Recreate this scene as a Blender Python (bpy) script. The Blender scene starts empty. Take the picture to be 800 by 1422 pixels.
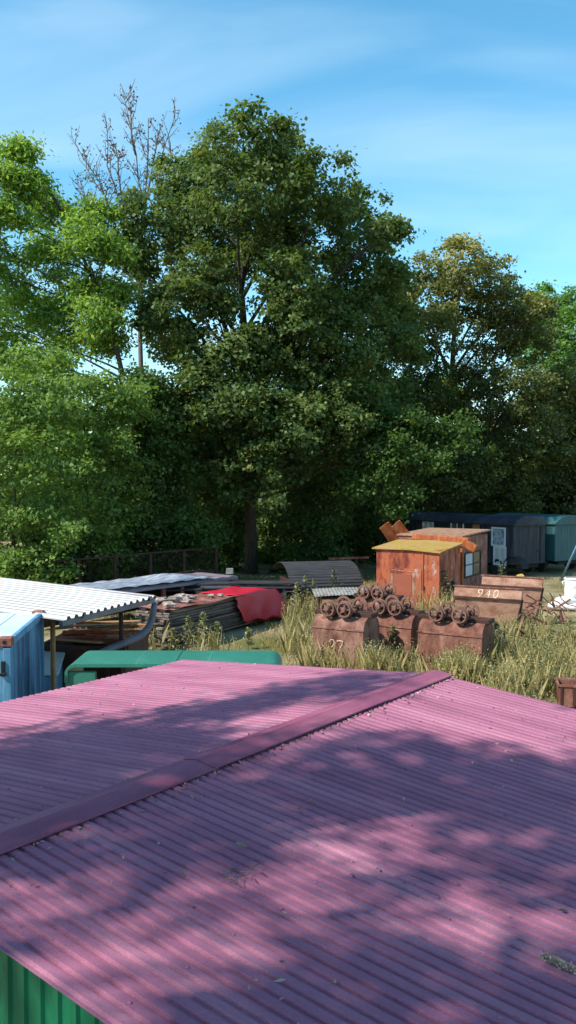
import bpy, math, random
import numpy as np
from mathutils import Vector, Matrix

random.seed(7)
RNG = np.random.default_rng(11)
SC = bpy.context.scene
COL = SC.collection
R = math.radians

# ------------------------------------------------------------------ camera
F, CX, CY, H, HOR = 1196.0, 400.0, 711.0, 4.6, 670.0
PITCH = math.atan((CY - HOR) / F)
cam = bpy.data.cameras.new("camera")
cam.sensor_fit = 'VERTICAL'; cam.sensor_height = 36; cam.sensor_width = 36 * 800 / 1422
cam.lens = F * 36 / 1422
cam.clip_end = 3000; cam.clip_start = 0.05
camo = bpy.data.objects.new("camera", cam); COL.objects.link(camo)
camo.location = (0, 0, H); camo.rotation_euler = (R(90) - PITCH, 0, 0)
SC.camera = camo


def ray(px, py):
    a = (px - CX) / F; b = -(py - CY) / F
    return Vector((a, math.cos(PITCH) + b * math.sin(PITCH), -math.sin(PITCH) + b * math.cos(PITCH)))


def at(px, py, z=0.0):          # point of the photograph at height z
    r = ray(px, py); t = (z - H) / r.z
    return Vector((r.x * t, r.y * t, z))


def atd(px, py, d):             # point of the photograph at distance d along y
    r = ray(px, py); t = d / r.y
    return Vector((r.x * t, d, H + r.z * t))


def proj(p):                    # numpy (N,3) -> pixel
    x, y, z = p[:, 0], p[:, 1], p[:, 2] - H
    c, s = math.cos(PITCH), math.sin(PITCH)
    zf = y * c - z * s; yu = y * s + z * c
    return CX + F * x / zf, CY - F * yu / zf


# ------------------------------------------------------------------ light
SUN_EL, SUN_AZ = R(45), math.atan2(-0.905, -0.425)   # azimuth measured from +Y towards +X
SDIR = Vector((math.sin(SUN_AZ) * math.cos(SUN_EL), math.cos(SUN_AZ) * math.cos(SUN_EL), math.sin(SUN_EL)))
sl = bpy.data.lights.new("sun", 'SUN'); sl.energy = 3.7; sl.angle = R(0.53); sl.color = (1, 0.94, 0.84)
so = bpy.data.objects.new("sun", sl); COL.objects.link(so)
so.rotation_euler = (-SDIR).to_track_quat('-Z', 'Y').to_euler(); so.location = (0, 0, 60)

W = bpy.data.worlds.new("World"); SC.world = W; W.use_nodes = True
nt = W.node_tree; nt.nodes.clear()
out = nt.nodes.new('ShaderNodeOutputWorld'); bg = nt.nodes.new('ShaderNodeBackground')
sky = nt.nodes.new('ShaderNodeTexSky'); sky.sky_type = 'NISHITA'; sky.sun_disc = False
sky.sun_elevation = SUN_EL; sky.sun_rotation = SUN_AZ % (2 * math.pi)
sky.air_density = 1.0; sky.dust_density = 0.3; sky.ozone_density = 1.6; sky.altitude = 200
hs = nt.nodes.new('ShaderNodeHueSaturation'); hs.inputs['Saturation'].default_value = 1.25; hs.inputs['Hue'].default_value = 0.478
tc = nt.nodes.new('ShaderNodeTexCoord'); sep = nt.nodes.new('ShaderNodeSeparateXYZ')
dv = nt.nodes.new('ShaderNodeVectorMath'); dv.operation = 'DIVIDE'
cmb = nt.nodes.new('ShaderNodeCombineXYZ'); addz = nt.nodes.new('ShaderNodeMath'); addz.inputs[1].default_value = 0.12
mp = nt.nodes.new('ShaderNodeMapping'); mp.inputs['Rotation'].default_value = (0, 0, R(35)); mp.inputs['Scale'].default_value = (0.75, 2.2, 1)
mp.inputs['Location'].default_value = (5.0, 3.0, 0)
nz = nt.nodes.new('ShaderNodeTexNoise'); nz.inputs['Scale'].default_value = 0.9; nz.inputs['Detail'].default_value = 7; nz.inputs['Roughness'].default_value = 0.46
nz.inputs['Distortion'].default_value = 0.6
cr = nt.nodes.new('ShaderNodeMapRange'); cr.inputs['From Min'].default_value = 0.44; cr.inputs['From Max'].default_value = 0.8
cr.inputs['To Max'].default_value = 0.5
mx = nt.nodes.new('ShaderNodeMix'); mx.data_type = 'RGBA'; mx.inputs['B'].default_value = (3.6, 4.6, 5.2, 1)
L = nt.links.new
L(tc.outputs['Generated'], sep.inputs[0]); L(sep.outputs['Z'], addz.inputs[0])
L(addz.outputs[0], cmb.inputs[0]); L(addz.outputs[0], cmb.inputs[1]); cmb.inputs[2].default_value = 1
L(tc.outputs['Generated'], dv.inputs[0]); L(cmb.outputs[0], dv.inputs[1])
L(dv.outputs[0], mp.inputs[0]); L(mp.outputs[0], nz.inputs['Vector'])
L(nz.outputs['Fac'], cr.inputs['Value']); L(cr.outputs[0], mx.inputs['Factor'])
L(sky.outputs[0], hs.inputs['Color']); L(hs.outputs[0], mx.inputs['A'])
L(mx.outputs['Result'], bg.inputs['Color']); bg.inputs['Strength'].default_value = 0.15
L(bg.outputs[0], out.inputs[0])
SC.view_settings.view_transform = 'Standard'; SC.view_settings.look = 'None'
SC.view_settings.exposure = 0.8; SC.view_settings.gamma = 1
SC.cycles.max_bounces = 6; SC.cycles.transparent_max_bounces = 4
SC.cycles.use_denoising = True
SC.cycles.sample_clamp_indirect = 4


# ------------------------------------------------------------------ materials
class NT:
    def __init__(s, name):
        s.m = bpy.data.materials.new(name); s.m.use_nodes = True
        s.t = s.m.node_tree; s.t.nodes.clear()
        s.o = s.n('ShaderNodeOutputMaterial')

    def n(s, typ, **kw):
        x = s.t.nodes.new(typ)
        for k, v in kw.items():
            if k in x.inputs: x.inputs[k].default_value = v
            else: setattr(x, k, v)
        return x

    def l(s, a, b): s.t.links.new(a, b)


def c4(c): return (c[0], c[1], c[2], 1)


def painted(name, stops, rough=0.6, spec=0.3, scale=3.0, stretch=(1, 1, 1), detail=8, bump=0.15, bscale=40, metallic=0.0,
            fine=0.12, seed=0.0, per_obj=0.0):
    """noise ramp through several colours, streaked by 'stretch', with a finer grain on top"""
    m = NT(name)
    tc = m.n('ShaderNodeTexCoord')
    mp = m.n('ShaderNodeMapping'); mp.inputs['Scale'].default_value = stretch; mp.inputs['Location'].default_value = (seed, seed * 1.7, seed * .6)
    m.l(tc.outputs['Object'], mp.inputs[0])
    oi = m.n('ShaderNodeObjectInfo')
    va = m.n('ShaderNodeVectorMath', operation='ADD')
    sc = m.n('ShaderNodeVectorMath', operation='SCALE'); sc.inputs[0].default_value = (13, 7, 5)
    m.l(oi.outputs['Random'], sc.inputs['Scale']); m.l(mp.outputs[0], va.inputs[0]); m.l(sc.outputs[0], va.inputs[1])
    nz = m.n('ShaderNodeTexNoise', Scale=scale, Detail=detail, Roughness=0.62); m.l(va.outputs[0], nz.inputs['Vector'])
    ramp = m.n('ShaderNodeValToRGB'); el = ramp.color_ramp.elements
    for i, (p, c) in enumerate(stops):
        if i < 2: e = el[i]; e.position = p
        else: e = el.new(p)
        e.color = c4(c)
    m.l(nz.outputs['Fac'], ramp.inputs[0])
    n2 = m.n('ShaderNodeTexNoise', Scale=bscale, Detail=4, Roughness=0.6); m.l(va.outputs[0], n2.inputs['Vector'])
    mr = m.n('ShaderNodeMapRange'); mr.inputs['From Min'].default_value = .3; mr.inputs['From Max'].default_value = .7
    mr.inputs['To Min'].default_value = 1 - fine; mr.inputs['To Max'].default_value = 1 + fine
    m.l(n2.outputs['Fac'], mr.inputs['Value'])
    mul = m.n('ShaderNodeVectorMath', operation='SCALE'); m.l(ramp.outputs[0], mul.inputs[0]); m.l(mr.outputs[0], mul.inputs['Scale'])
    b = m.n('ShaderNodeBsdfPrincipled', Roughness=rough, Metallic=metallic); b.inputs['Specular IOR Level'].default_value = spec
    last = mul.outputs[0]
    if per_obj:
        mr2 = m.n('ShaderNodeMapRange'); mr2.inputs['To Min'].default_value = 1 - per_obj; mr2.inputs['To Max'].default_value = 1 + per_obj
        m.l(oi.outputs['Random'], mr2.inputs['Value'])
        mul2 = m.n('ShaderNodeVectorMath', operation='SCALE'); m.l(last, mul2.inputs[0]); m.l(mr2.outputs[0], mul2.inputs['Scale']); last = mul2.outputs[0]
    m.l(last, b.inputs['Base Color'])
    if bump:
        bp = m.n('ShaderNodeBump', Strength=bump, Distance=0.02); m.l(n2.outputs['Fac'], bp.inputs['Height']); m.l(bp.outputs[0], b.inputs['Normal'])
    m.l(b.outputs[0], m.o.inputs[0])
    return m.m


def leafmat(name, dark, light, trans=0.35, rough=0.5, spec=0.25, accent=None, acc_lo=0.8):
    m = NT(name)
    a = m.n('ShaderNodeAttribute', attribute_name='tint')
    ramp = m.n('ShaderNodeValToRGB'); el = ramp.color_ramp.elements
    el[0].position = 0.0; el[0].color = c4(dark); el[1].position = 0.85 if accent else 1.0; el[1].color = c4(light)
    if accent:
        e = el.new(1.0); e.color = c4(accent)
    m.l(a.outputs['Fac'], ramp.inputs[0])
    b = m.n('ShaderNodeBsdfPrincipled', Roughness=rough); b.inputs['Specular IOR Level'].default_value = spec
    m.l(ramp.outputs[0], b.inputs['Base Color'])
    t = m.n('ShaderNodeBsdfTranslucent')
    g = m.n('ShaderNodeMix', data_type='RGBA', blend_type='MULTIPLY'); g.inputs['Factor'].default_value = 1
    g.inputs['B'].default_value = (1.35, 1.3, 0.6, 1); m.l(ramp.outputs[0], g.inputs['A']); m.l(g.outputs['Result'], t.inputs['Color'])
    mix = m.n('ShaderNodeMixShader', Fac=trans); m.l(b.outputs[0], mix.inputs[1]); m.l(t.outputs[0], mix.inputs[2])
    m.l(mix.outputs[0], m.o.inputs[0])
    return m.m


M = {}
# pink roof: chalky faded paint, dust and lichen specks, soft stains along the sheets
M['pink'] = painted('pink_roof_paint', [(0.3, (.265, .094, .155)), (0.5, (.355, .132, .21)), (0.7, (.43, .185, .26))],
                    rough=0.65, spec=0.14, scale=1.1, stretch=(4, .6, 1), bump=0.08, bscale=120, fine=.22)
M['pinkcap'] = painted('pink_ridge_paint', [(0.3, (.22, .062, .11)), (0.5, (.285, .083, .142)), (0.7, (.35, .125, .185))], rough=0.6, spec=0.16, scale=2, stretch=(.7, 3, 1), bump=0.06, bscale=70, fine=.14)
M['greenwall'] = painted('green_wall_paint', [(0.3, (.004, .1, .048)), (0.7, (.01, .2, .095))], rough=.4, spec=.4, scale=1.5, stretch=(1, 1, .3), bump=.04)
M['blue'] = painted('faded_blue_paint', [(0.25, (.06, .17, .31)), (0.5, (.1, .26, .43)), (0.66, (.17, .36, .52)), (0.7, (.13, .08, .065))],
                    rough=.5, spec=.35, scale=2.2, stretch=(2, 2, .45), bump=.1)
M['bluepanel'] = painted('rust_and_shade_streaked_blue_panel', [(0.3, (.018, .03, .06)), (0.42, (.035, .09, .18)), (0.53, (.075, .2, .36)), (0.63, (.14, .3, .46)), (0.7, (.07, .04, .035))],
                         rough=.5, spec=.35, scale=2.0, stretch=(4.5, 4.5, .3), bump=.1)  # dark streaks put groove shade into the colour, beside the rust
M['bluetop'] = painted('pale_blue_roof_paint', [(0.3, (.45, .62, .68)), (0.6, (.62, .74, .78)), (0.85, (.42, .36, .34))], rough=.5, scale=1.3, bump=.06)
M['casting'] = painted('rusty_pink_casting', [(0.3, (.2, .075, .06)), (0.7, (.32, .13, .105))], rough=.7, scale=6)
M['dark'] = painted('black_opening', [(0.3, (.012, .012, .014)), (0.7, (.022, .02, .02))], rough=.8, bump=0)
M['whiteroof'] = painted('white_sheet_paint', [(0.3, (.25, .247, .243)), (0.5, (.34, .338, .334)), (0.7, (.385, .384, .38))], rough=.45, spec=.4, scale=.7, stretch=(.5, 4, 1), bump=.03, fine=.04)
M['greysteel'] = painted('grey_violet_steel', [(0.3, (.14, .13, .16)), (0.7, (.23, .215, .25))], rough=.55, scale=3)
M['ochre'] = painted('ochre_rust', [(0.3, (.28, .13, .05)), (0.7, (.42, .22, .09))], rough=.7, scale=5)
M['rust'] = painted('orange_rust', [(0.25, (.16, .04, .018)), (0.45, (.33, .085, .03)), (0.6, (.42, .14, .05)), (0.78, (.52, .27, .15))],
                    rough=.75, spec=.2, scale=2.0, stretch=(2.5, 2.5, .6), bump=.25, bscale=30, fine=.2)
M['hutrust'] = painted('streaked_orange_rust', [(0.34, (.12, .028, .02)), (0.44, (.27, .06, .032)), (0.52, (.4, .11, .045)), (0.59, (.29, .085, .055)), (0.68, (.55, .36, .27))],
                       rough=.7, spec=.25, scale=1.5, stretch=(2.2, 2.2, .8), bump=.25, bscale=26, fine=.22, detail=10)
M['rustdark'] = painted('dark_brown_rust', [(0.3, (.035, .017, .014)), (0.6, (.07, .03, .022)), (0.8, (.13, .06, .042))], rough=.75, scale=2.5, bump=.2)
M['rustred'] = painted('red_rust_sheet', [(0.35, (.13, .045, .034)), (0.5, (.22, .08, .06)), (0.68, (.34, .19, .15))], rough=.75, scale=2.5, bump=.2)
M['tub'] = painted('dusty_mauve_rust', [(0.33, (.1, .042, .032)), (0.46, (.21, .1, .074)), (0.57, (.3, .165, .125)), (0.68, (.17, .06, .035))],
                   rough=.8, spec=.15, scale=2.4, stretch=(1.4, 1.4, .7), bump=.35, bscale=28, fine=.22)
M['tubred'] = painted('brownish_red_rust', [(0.33, (.085, .034, .026)), (0.48, (.18, .075, .052)), (0.6, (.25, .115, .085)), (0.7, (.33, .185, .135))],
                      rough=.8, spec=.15, scale=2.4, stretch=(1.4, 1.4, .7), bump=.35, bscale=28, fine=.22)
M['skip'] = painted('sunbleached_tan_rust', [(0.33, (.2, .09, .06)), (0.48, (.33, .175, .12)), (0.6, (.41, .24, .175)), (0.7, (.25, .1, .055))],
                    rough=.8, spec=.15, scale=2.0, stretch=(1, 1.2, 1.5), bump=.25, bscale=28, fine=.16)
M['wheel'] = painted('pitted_wheel_rust', [(0.3, (.12, .055, .04)), (0.6, (.23, .115, .085)), (0.8, (.3, .17, .13))], rough=.75, scale=8, bump=.3)
M['chalk'] = painted('worn_chalk_paint', [(0.38, (.4, .22, .15)), (0.5, (.56, .42, .28)), (0.66, (.66, .54, .37))], rough=.9, scale=14, bump=0)
M['mossroof'] = painted('mossy_yellow_roof', [(0.3, (.27, .17, .045)), (0.48, (.38, .255, .06)), (0.62, (.38, .24, .13)), (0.8, (.26, .11, .05))], rough=.9, spec=.1, scale=3.2, bump=.3, bscale=40, fine=.2)
M['palerust'] = painted('pale_rusty_roof', [(0.36, (.25, .12, .07)), (0.5, (.36, .22, .145)), (0.66, (.2, .075, .04))], rough=.85, scale=2.5, bump=.2)
M['patch'] = painted('brown_red_patch', [(0.3, (.25, .065, .038)), (0.7, (.31, .09, .05))], rough=.7, scale=3, bump=.1)
M['wagon'] = painted('weathered_blue_black_boards', [(0.3, (.012, .015, .024)), (0.48, (.028, .034, .05)), (0.62, (.06, .064, .078)), (0.72, (.06, .035, .035))],
                     rough=.7, spec=.25, scale=2.2, stretch=(2.5, 2.5, .35), bump=.15)
M['wagonroof'] = painted('dark_felt_roof', [(0.35, (.02, .024, .036)), (0.52, (.038, .043, .06)), (0.68, (.075, .08, .095))], rough=.7, scale=1.5, stretch=(1, .4, 1), bump=.15)
M['wagonend'] = painted('grey_weathered_boards', [(0.25, (.022, .026, .032)), (0.5, (.05, .052, .062)), (0.7, (.085, .08, .088)), (0.85, (.08, .05, .048))],
                        rough=.75, spec=.2, scale=2.0, stretch=(3.5, 3.5, .3), bump=.2)
M['teal'] = painted('dark_teal_paint', [(0.3, (.022, .075, .085)), (0.6, (.035, .11, .12)), (0.8, (.06, .15, .155))], rough=.5, spec=.35, scale=1.6, stretch=(2, 2, .5), bump=.08)
M['whitepaint'] = painted('white_window_paint', [(0.3, (.6, .62, .64)), (0.7, (.75, .76, .77))], rough=.5, scale=4, bump=.05)
M['curtain_and_glare'] = painted('pale_curtain_and_glare_cloth', [(0.3, (.42, .44, .46)), (0.7, (.62, .63, .62))], rough=.9, scale=2, stretch=(8, 8, .4), bump=.1)
M['poster'] = painted('blue_white_board', [(0.38, (.04, .1, .2)), (0.5, (.3, .38, .46)), (0.66, (.5, .55, .58))], rough=.4, spec=.5, scale=5, bump=0)
M['tyre'] = painted('dusty_rubber', [(0.3, (.018, .018, .02)), (0.7, (.04, .038, .038))], rough=.85, scale=6)
M['greenhood'] = painted('sea_green_paint', [(0.3, (.03, .17, .125)), (0.6, (.04, .21, .155)), (0.7, (.07, .24, .19)), (0.76, (.13, .06, .04))], rough=.38, spec=.45, scale=1.6, bump=.05)
M['board'] = painted('grey_brown_boards', [(0.33, (.07, .045, .038)), (0.5, (.145, .11, .095)), (0.66, (.24, .19, .16))], rough=.85, scale=3, stretch=(.35, 3, 2), bump=.3, per_obj=.35)
M['boarddark'] = painted('dark_grey_boards', [(0.3, (.03, .03, .035)), (0.6, (.07, .068, .075)), (0.85, (.13, .12, .125))], rough=.8, scale=3, stretch=(.35, 3, 2), bump=.2, per_obj=.35)
M['tarp'] = painted('red_tarpaulin', [(0.3, (.42, .01, .03)), (0.7, (.56, .022, .05))], rough=.42, spec=.45, scale=2.5, bump=.08, bscale=15, fine=.08)
M['tarpblue'] = painted('pale_blue_grey_sheeting', [(0.3, (.17, .19, .26)), (0.5, (.3, .33, .4)), (0.66, (.58, .6, .65)), (0.85, (.35, .3, .36))], rough=.35, spec=.5, scale=2.6, stretch=(.5, 2.5, 1), bump=.15, bscale=12)
M['mauve'] = painted('mauve_grey_sheet', [(0.3, (.17, .14, .17)), (0.7, (.29, .24, .27))], rough=.5, spec=.35, scale=2, stretch=(.5, 3, 1), bump=.1)
M['stone'] = painted('pale_rubble', [(0.33, (.17, .12, .1)), (0.5, (.3, .23, .2)), (0.68, (.44, .38, .34))], rough=.9, scale=6, bump=.4, per_obj=.25)
M['palesheet'] = painted('pale_grey_sheet', [(0.35, (.15, .14, .125)), (0.5, (.28, .275, .26)), (0.65, (.17, .13, .1))], rough=.6, scale=2, bump=.1)
M['white'] = painted('white_plastic', [(0.3, (.6, .58, .56)), (0.6, (.76, .75, .73)), (0.88, (.42, .32, .25))], rough=.5, spec=.4, scale=2.5, bump=.1)
M['yellow'] = painted('yellow_machine_paint', [(0.3, (.5, .33, .06)), (0.7, (.62, .45, .13))], rough=.5, scale=4, bump=.05)
M['skyblue'] = painted('light_blue_pole_paint', [(0.3, (.11, .22, .36)), (0.7, (.17, .3, .45))], rough=.5, scale=5, bump=.03)
M['bark'] = painted('grey_brown_bark', [(0.3, (.045, .038, .03)), (0.6, (.095, .08, .065)), (0.85, (.15, .135, .11))], rough=.9, spec=.1, scale=5, stretch=(3, 3, .5), bump=.5, bscale=18)
M['barkpale'] = painted('pale_grey_bark', [(0.3, (.12, .11, .09)), (0.6, (.2, .185, .16)), (0.85, (.3, .28, .25))], rough=.9, spec=.1, scale=5, stretch=(3, 3, .5), bump=.4, bscale=18)
M['twig'] = painted('brown_twig_bark', [(0.3, (.1, .08, .068)), (0.7, (.19, .155, .135))], rough=.9, spec=.1, scale=8)
M['leaf_maple'] = leafmat('maple_leaves', (.048, .09, .028), (.165, .235, .07), trans=.42, accent=(.24, .2, .07))
M['leaf_ash'] = leafmat('light_green_leaflets', (.13, .235, .045), (.34, .5, .12), trans=.5)
M['leaf_bush'] = leafmat('bush_leaves', (.085, .165, .038), (.26, .385, .1), trans=.47)
M['leaf_brown'] = leafmat('browning_and_lit_leaves', (.04, .065, .02), (.16, .185, .055), trans=.36, accent=(.4, .36, .14))  # accent also carries the sunlit olive tone of the crown tops
M['leaf_shade'] = leafmat('opaque_overhead_leaves', (.03, .06, .02), (.09, .14, .04), trans=.06)
M['leaf_far'] = leafmat('bright_far_leaves', (.09, .19, .035), (.2, .36, .08), trans=.45)
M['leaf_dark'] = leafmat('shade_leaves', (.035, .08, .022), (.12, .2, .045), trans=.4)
M['leaf_dry'] = leafmat('dry_brown_leaves', (.12, .075, .055), (.24, .16, .12), trans=.2)
M['grass'] = leafmat('dry_grass_blades', (.17, .165, .055), (.58, .46, .23), trans=.3, spec=.15)
M['straw'] = leafmat('straw_stalks', (.17, .15, .055), (.6, .47, .24), trans=.25, spec=.15)
M['weed'] = leafmat('dusty_weed_leaves', (.09, .115, .035), (.52, .48, .25), trans=.3, spec=.15)
M['weeddark'] = leafmat('grey_green_weed_leaves', (.06, .075, .04), (.17, .18, .11), trans=.2, spec=.15)
M['moss'] = leafmat('moss_flakes', (.13, .115, .085), (.62, .58, .5), trans=.1)
M['litter'] = leafmat('brown_litter_flakes', (.07, .045, .035), (.5, .38, .3), trans=.0)


def ground_mat():
    m = NT('dry_yard_soil')
    tc = m.n('ShaderNodeTexCoord')
    a = m.n('ShaderNodeTexNoise', Scale=.35, Detail=8, Roughness=.6); m.l(tc.outputs['Object'], a.inputs['Vector'])
    b = m.n('ShaderNodeTexNoise', Scale=9, Detail=6, Roughness=.7); m.l(tc.outputs['Object'], b.inputs['Vector'])
    r = m.n('ShaderNodeValToRGB'); e = r.color_ramp.elements
    e[0].position = .38; e[0].color = (.13, .13, .045, 1); e[1].position = .52; e[1].color = (.27, .21, .12, 1)
    x = e.new(.66); x.color = (.38, .32, .22, 1)
    m.l(a.outputs['Fac'], r.inputs[0])
    mr = m.n('ShaderNodeMapRange'); mr.inputs['To Min'].default_value = .6; mr.inputs['To Max'].default_value = 1.4; m.l(b.outputs['Fac'], mr.inputs['Value'])
    s = m.n('ShaderNodeVectorMath', operation='SCALE'); m.l(r.outputs[0], s.inputs[0]); m.l(mr.outputs[0], s.inputs['Scale'])
    p = m.n('ShaderNodeBsdfPrincipled', Roughness=.95); p.inputs['Specular IOR Level'].default_value = .1
    m.l(s.outputs[0], p.inputs['Base Color'])
    bp = m.n('ShaderNodeBump', Strength=.5, Distance=.05); m.l(b.outputs['Fac'], bp.inputs['Height']); m.l(bp.outputs[0], p.inputs['Normal'])
    m.l(p.outputs[0], m.o.inputs[0]); return m.m


def glass_mat():
    m = NT('dusty_window_glass')
    p = m.n('ShaderNodeBsdfPrincipled', Roughness=.12); p.inputs['Base Color'].default_value = (.04, .05, .055, 1); p.inputs['Specular IOR Level'].default_value = .8
    m.l(p.outputs[0], m.o.inputs[0]); return m.m


M['ground'] = ground_mat(); M['glass'] = glass_mat()


# ------------------------------------------------------------------ mesh helpers
class MB:
    def __init__(s): s.v = []; s.f = []

    def add(s, v, f):
        o = len(s.v); s.v += [tuple(x) for x in v]; s.f += [tuple(i + o for i in q) for q in f]; return s

    def box(s, c, d, rot=None, bev=0.0):
        x, y, z = d[0] / 2, d[1] / 2, d[2] / 2
        if bev:
            b = min(bev, x * .9, y * .9, z * .9); vs = []
            pts = []
            for sx in (-1, 1):
                for sy in (-1, 1):
                    for sz in (-1, 1):
                        pts.append([(sx * x, sy * (y - b), sz * (z - b)), (sx * (x - b), sy * y, sz * (z - b)), (sx * (x - b), sy * (y - b), sz * z)])
            vs = [p for q in pts for p in q]
            idx = lambda sx, sy, sz, k: 3 * ((sx > 0) * 4 + (sy > 0) * 2 + (sz > 0)) + k
            fs = []
            S = (-1, 1)
            for a in S:
                fs.append([idx(a, -1, -1, 0), idx(a, 1, -1, 0), idx(a, 1, 1, 0), idx(a, -1, 1, 0)][::a])
                fs.append([idx(-1, a, -1, 1), idx(-1, a, 1, 1), idx(1, a, 1, 1), idx(1, a, -1, 1)][::a])
                fs.append([idx(-1, -1, a, 2), idx(1, -1, a, 2), idx(1, 1, a, 2), idx(-1, 1, a, 2)][::a])
                for c_ in S:
                    fs.append([idx(a, c_, -1, 0), idx(a, c_, 1, 0), idx(a, c_, 1, 1), idx(a, c_, -1, 1)])
                    fs.append([idx(a, -1, c_, 0), idx(a, 1, c_, 0), idx(a, 1, c_, 2), idx(a, -1, c_, 2)])
                    fs.append([idx(-1, a, c_, 1), idx(1, a, c_, 1), idx(1, a, c_, 2), idx(-1, a, c_, 2)])
                    for e in S: fs.append([idx(a, c_, e, 0), idx(a, c_, e, 1), idx(a, c_, e, 2)])
        else:
            vs = [(sx * x, sy * y, sz * z) for sx in (-1, 1) for sy in (-1, 1) for sz in (-1, 1)]
            fs = [(0, 1, 3, 2), (4, 6, 7, 5), (0, 4, 5, 1), (2, 3, 7, 6), (0, 2, 6, 4), (1, 5, 7, 3)]
        m = rot.to_matrix() if isinstance(rot, Vector.__class__) else None
        c = Vector(c)
        if rot is not None:
            rm = rot if isinstance(rot, Matrix) else __import__('mathutils').Euler(rot).to_matrix()
            vs = [rm @ Vector(p) + c for p in vs]
        else:
            vs = [Vector(p) + c for p in vs]
        return s.add(vs, fs)

    def beam(s, p, q, w, h, bev=0.0, up=(0, 0, 1)):
        p, q = Vector(p), Vector(q); d = q - p; l = d.length; x = d.normalized(); u = Vector(up)
        if abs(x.dot(u)) > .98: u = Vector((0, 1, 0))
        y = u.cross(x).normalized(); z = x.cross(y)
        return s.box((p + q) / 2, (l, w, h), Matrix((x, y, z)).transposed(), bev)

    def tube(s, pts, rad, n=8, cap=True):
        pts = [Vector(p) for p in pts]; k = len(pts)
        rad = [rad] * k if isinstance(rad, (int, float)) else rad
        o = len(s.v); ref = None
        for i, p in enumerate(pts):
            t = (pts[min(i + 1, k - 1)] - pts[max(i - 1, 0)]).normalized()
            if ref is None:
                ref = Vector((0, 0, 1)) if abs(t.z) < .9 else Vector((1, 0, 0))
            a = t.cross(ref).normalized(); b = a.cross(t).normalized(); ref = b
            for j in range(n):
                th = 2 * math.pi * j / n
                s.v.append(tuple(p + (a * math.cos(th) + b * math.sin(th)) * rad[i]))
        for i in range(k - 1):
            for j in range(n):
                s.f.append((o + i * n + j, o + i * n + (j + 1) % n, o + (i + 1) * n + (j + 1) % n, o + (i + 1) * n + j))
        if cap:
            s.f.append(tuple(o + j for j in range(n))[::-1]); s.f.append(tuple(o + (k - 1) * n + j for j in range(n)))
        return s

    def prism(s, poly, x0, x1):      # polygon in (y,z) extruded along x
        n = len(poly)
        v = [(x0, p[0], p[1]) for p in poly] + [(x1, p[0], p[1]) for p in poly]
        f = [tuple(range(n))[::-1], tuple(range(n, 2 * n))] + [(i, (i + 1) % n, n + (i + 1) % n, n + i) for i in range(n)]
        return s.add(v, f)

    def lathe(s, prof, c, axis='y', n=20):   # profile [(radius, along)]
        o = len(s.v); k = len(prof)
        for r_, a_ in prof:
            for j in range(n):
                th = 2 * math.pi * j / n; u, w = r_ * math.cos(th), r_ * math.sin(th)
                p = {'y': (u, a_, w), 'z': (u, w, a_), 'x': (a_, u, w)}[axis]
                s.v.append((c[0] + p[0], c[1] + p[1], c[2] + p[2]))
        for i in range(k - 1):
            for j in range(n):
                s.f.append((o + i * n + j, o + (i + 1) * n + j, o + (i + 1) * n + (j + 1) % n, o + i * n + (j + 1) % n))
        return s

    def split(s, name, mat, parent=None, **kw):      # every separate piece becomes a part of its own
        par = list(range(len(s.v)))
        def find(a):
            while par[a] != a: par[a] = par[par[a]]; a = par[a]
            return a
        for f in s.f:
            for i in f[1:]: par[find(i)] = find(f[0])
        grp = {}
        for f in s.f: grp.setdefault(find(f[0]), []).append(f)
        last = None
        for fs in grp.values():
            ids = sorted({i for f in fs for i in f}); mp_ = {a: b for b, a in enumerate(ids)}
            m = MB(); m.add([s.v[i] for i in ids], [[mp_[i] for i in f] for f in fs]); last = m.build(name, mat, parent, **kw)
        return last

    def build(s, name, mat, parent=None, smooth=False, bevel=0.0, solid=0.0):
        me = bpy.data.meshes.new(name); me.from_pydata(s.v, [], s.f); me.materials.append(mat)
        me.validate()
        import bmesh
        bm = bmesh.new(); bm.from_mesh(me); bmesh.ops.recalc_face_normals(bm, faces=bm.faces); bm.to_mesh(me); bm.free()
        if smooth:
            for p in me.polygons: p.use_smooth = True
        o = bpy.data.objects.new(name, me); COL.objects.link(o)
        if parent: o.parent = parent
        if solid:
            md = o.modifiers.new('s', 'SOLIDIFY'); md.thickness = solid; md.offset = 0
        if bevel:
            md = o.modifiers.new('b', 'BEVEL'); md.width = bevel; md.segments = 2; md.limit_method = 'ANGLE'
        return o


def tag(o, label, cat, group=None, kind=None):
    if label: o['label'] = label
    if cat: o['category'] = cat
    if group: o['group'] = group
    if kind: o['kind'] = kind
    return o


def thing(name, label, cat, loc=(0, 0, 0), rz=0.0, group=None):
    o = bpy.data.objects.new(name, None); o.empty_display_size = .2; COL.objects.link(o)
    o.location = loc; o.rotation_euler = (0, 0, rz)
    return tag(o, label, cat, group)


def kids(o): return [c for c in bpy.data.objects if c.parent == o]


def dup(o, parent=None):
    c = o.copy(); COL.objects.link(c)
    if parent: c.parent = parent
    for ch in kids(o): dup(ch, c)
    return c


def corr(x0, x1, pitch, amp, y0f, y1f, zf, top=.36, valley=.36, ny=1):
    """corrugated sheet: ribs across x, running along y.  zf(y)->height"""
    mb = MB(); xs = []
    fl = (1 - top - valley) / 2 * pitch; x = x0
    while x < x1 - 1e-6:
        for dx, h in ((0, 0), (valley * pitch, 0), (valley * pitch + fl, amp), (valley * pitch + fl + top * pitch, amp)):
            if x + dx <= x1: xs.append((x + dx, h))
        x += pitch
    n = len(xs); rows = ny + 1
    for i in range(rows):
        y = y0f + (y1f - y0f) * i / ny
        for (xx, h) in xs: mb.v.append((xx, y, zf(y) + h))
    for i in range(rows - 1):
        for j in range(n - 1):
            mb.f.append((i * n + j, i * n + j + 1, (i + 1) * n + j + 1, (i + 1) * n + j))
    return mb


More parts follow.
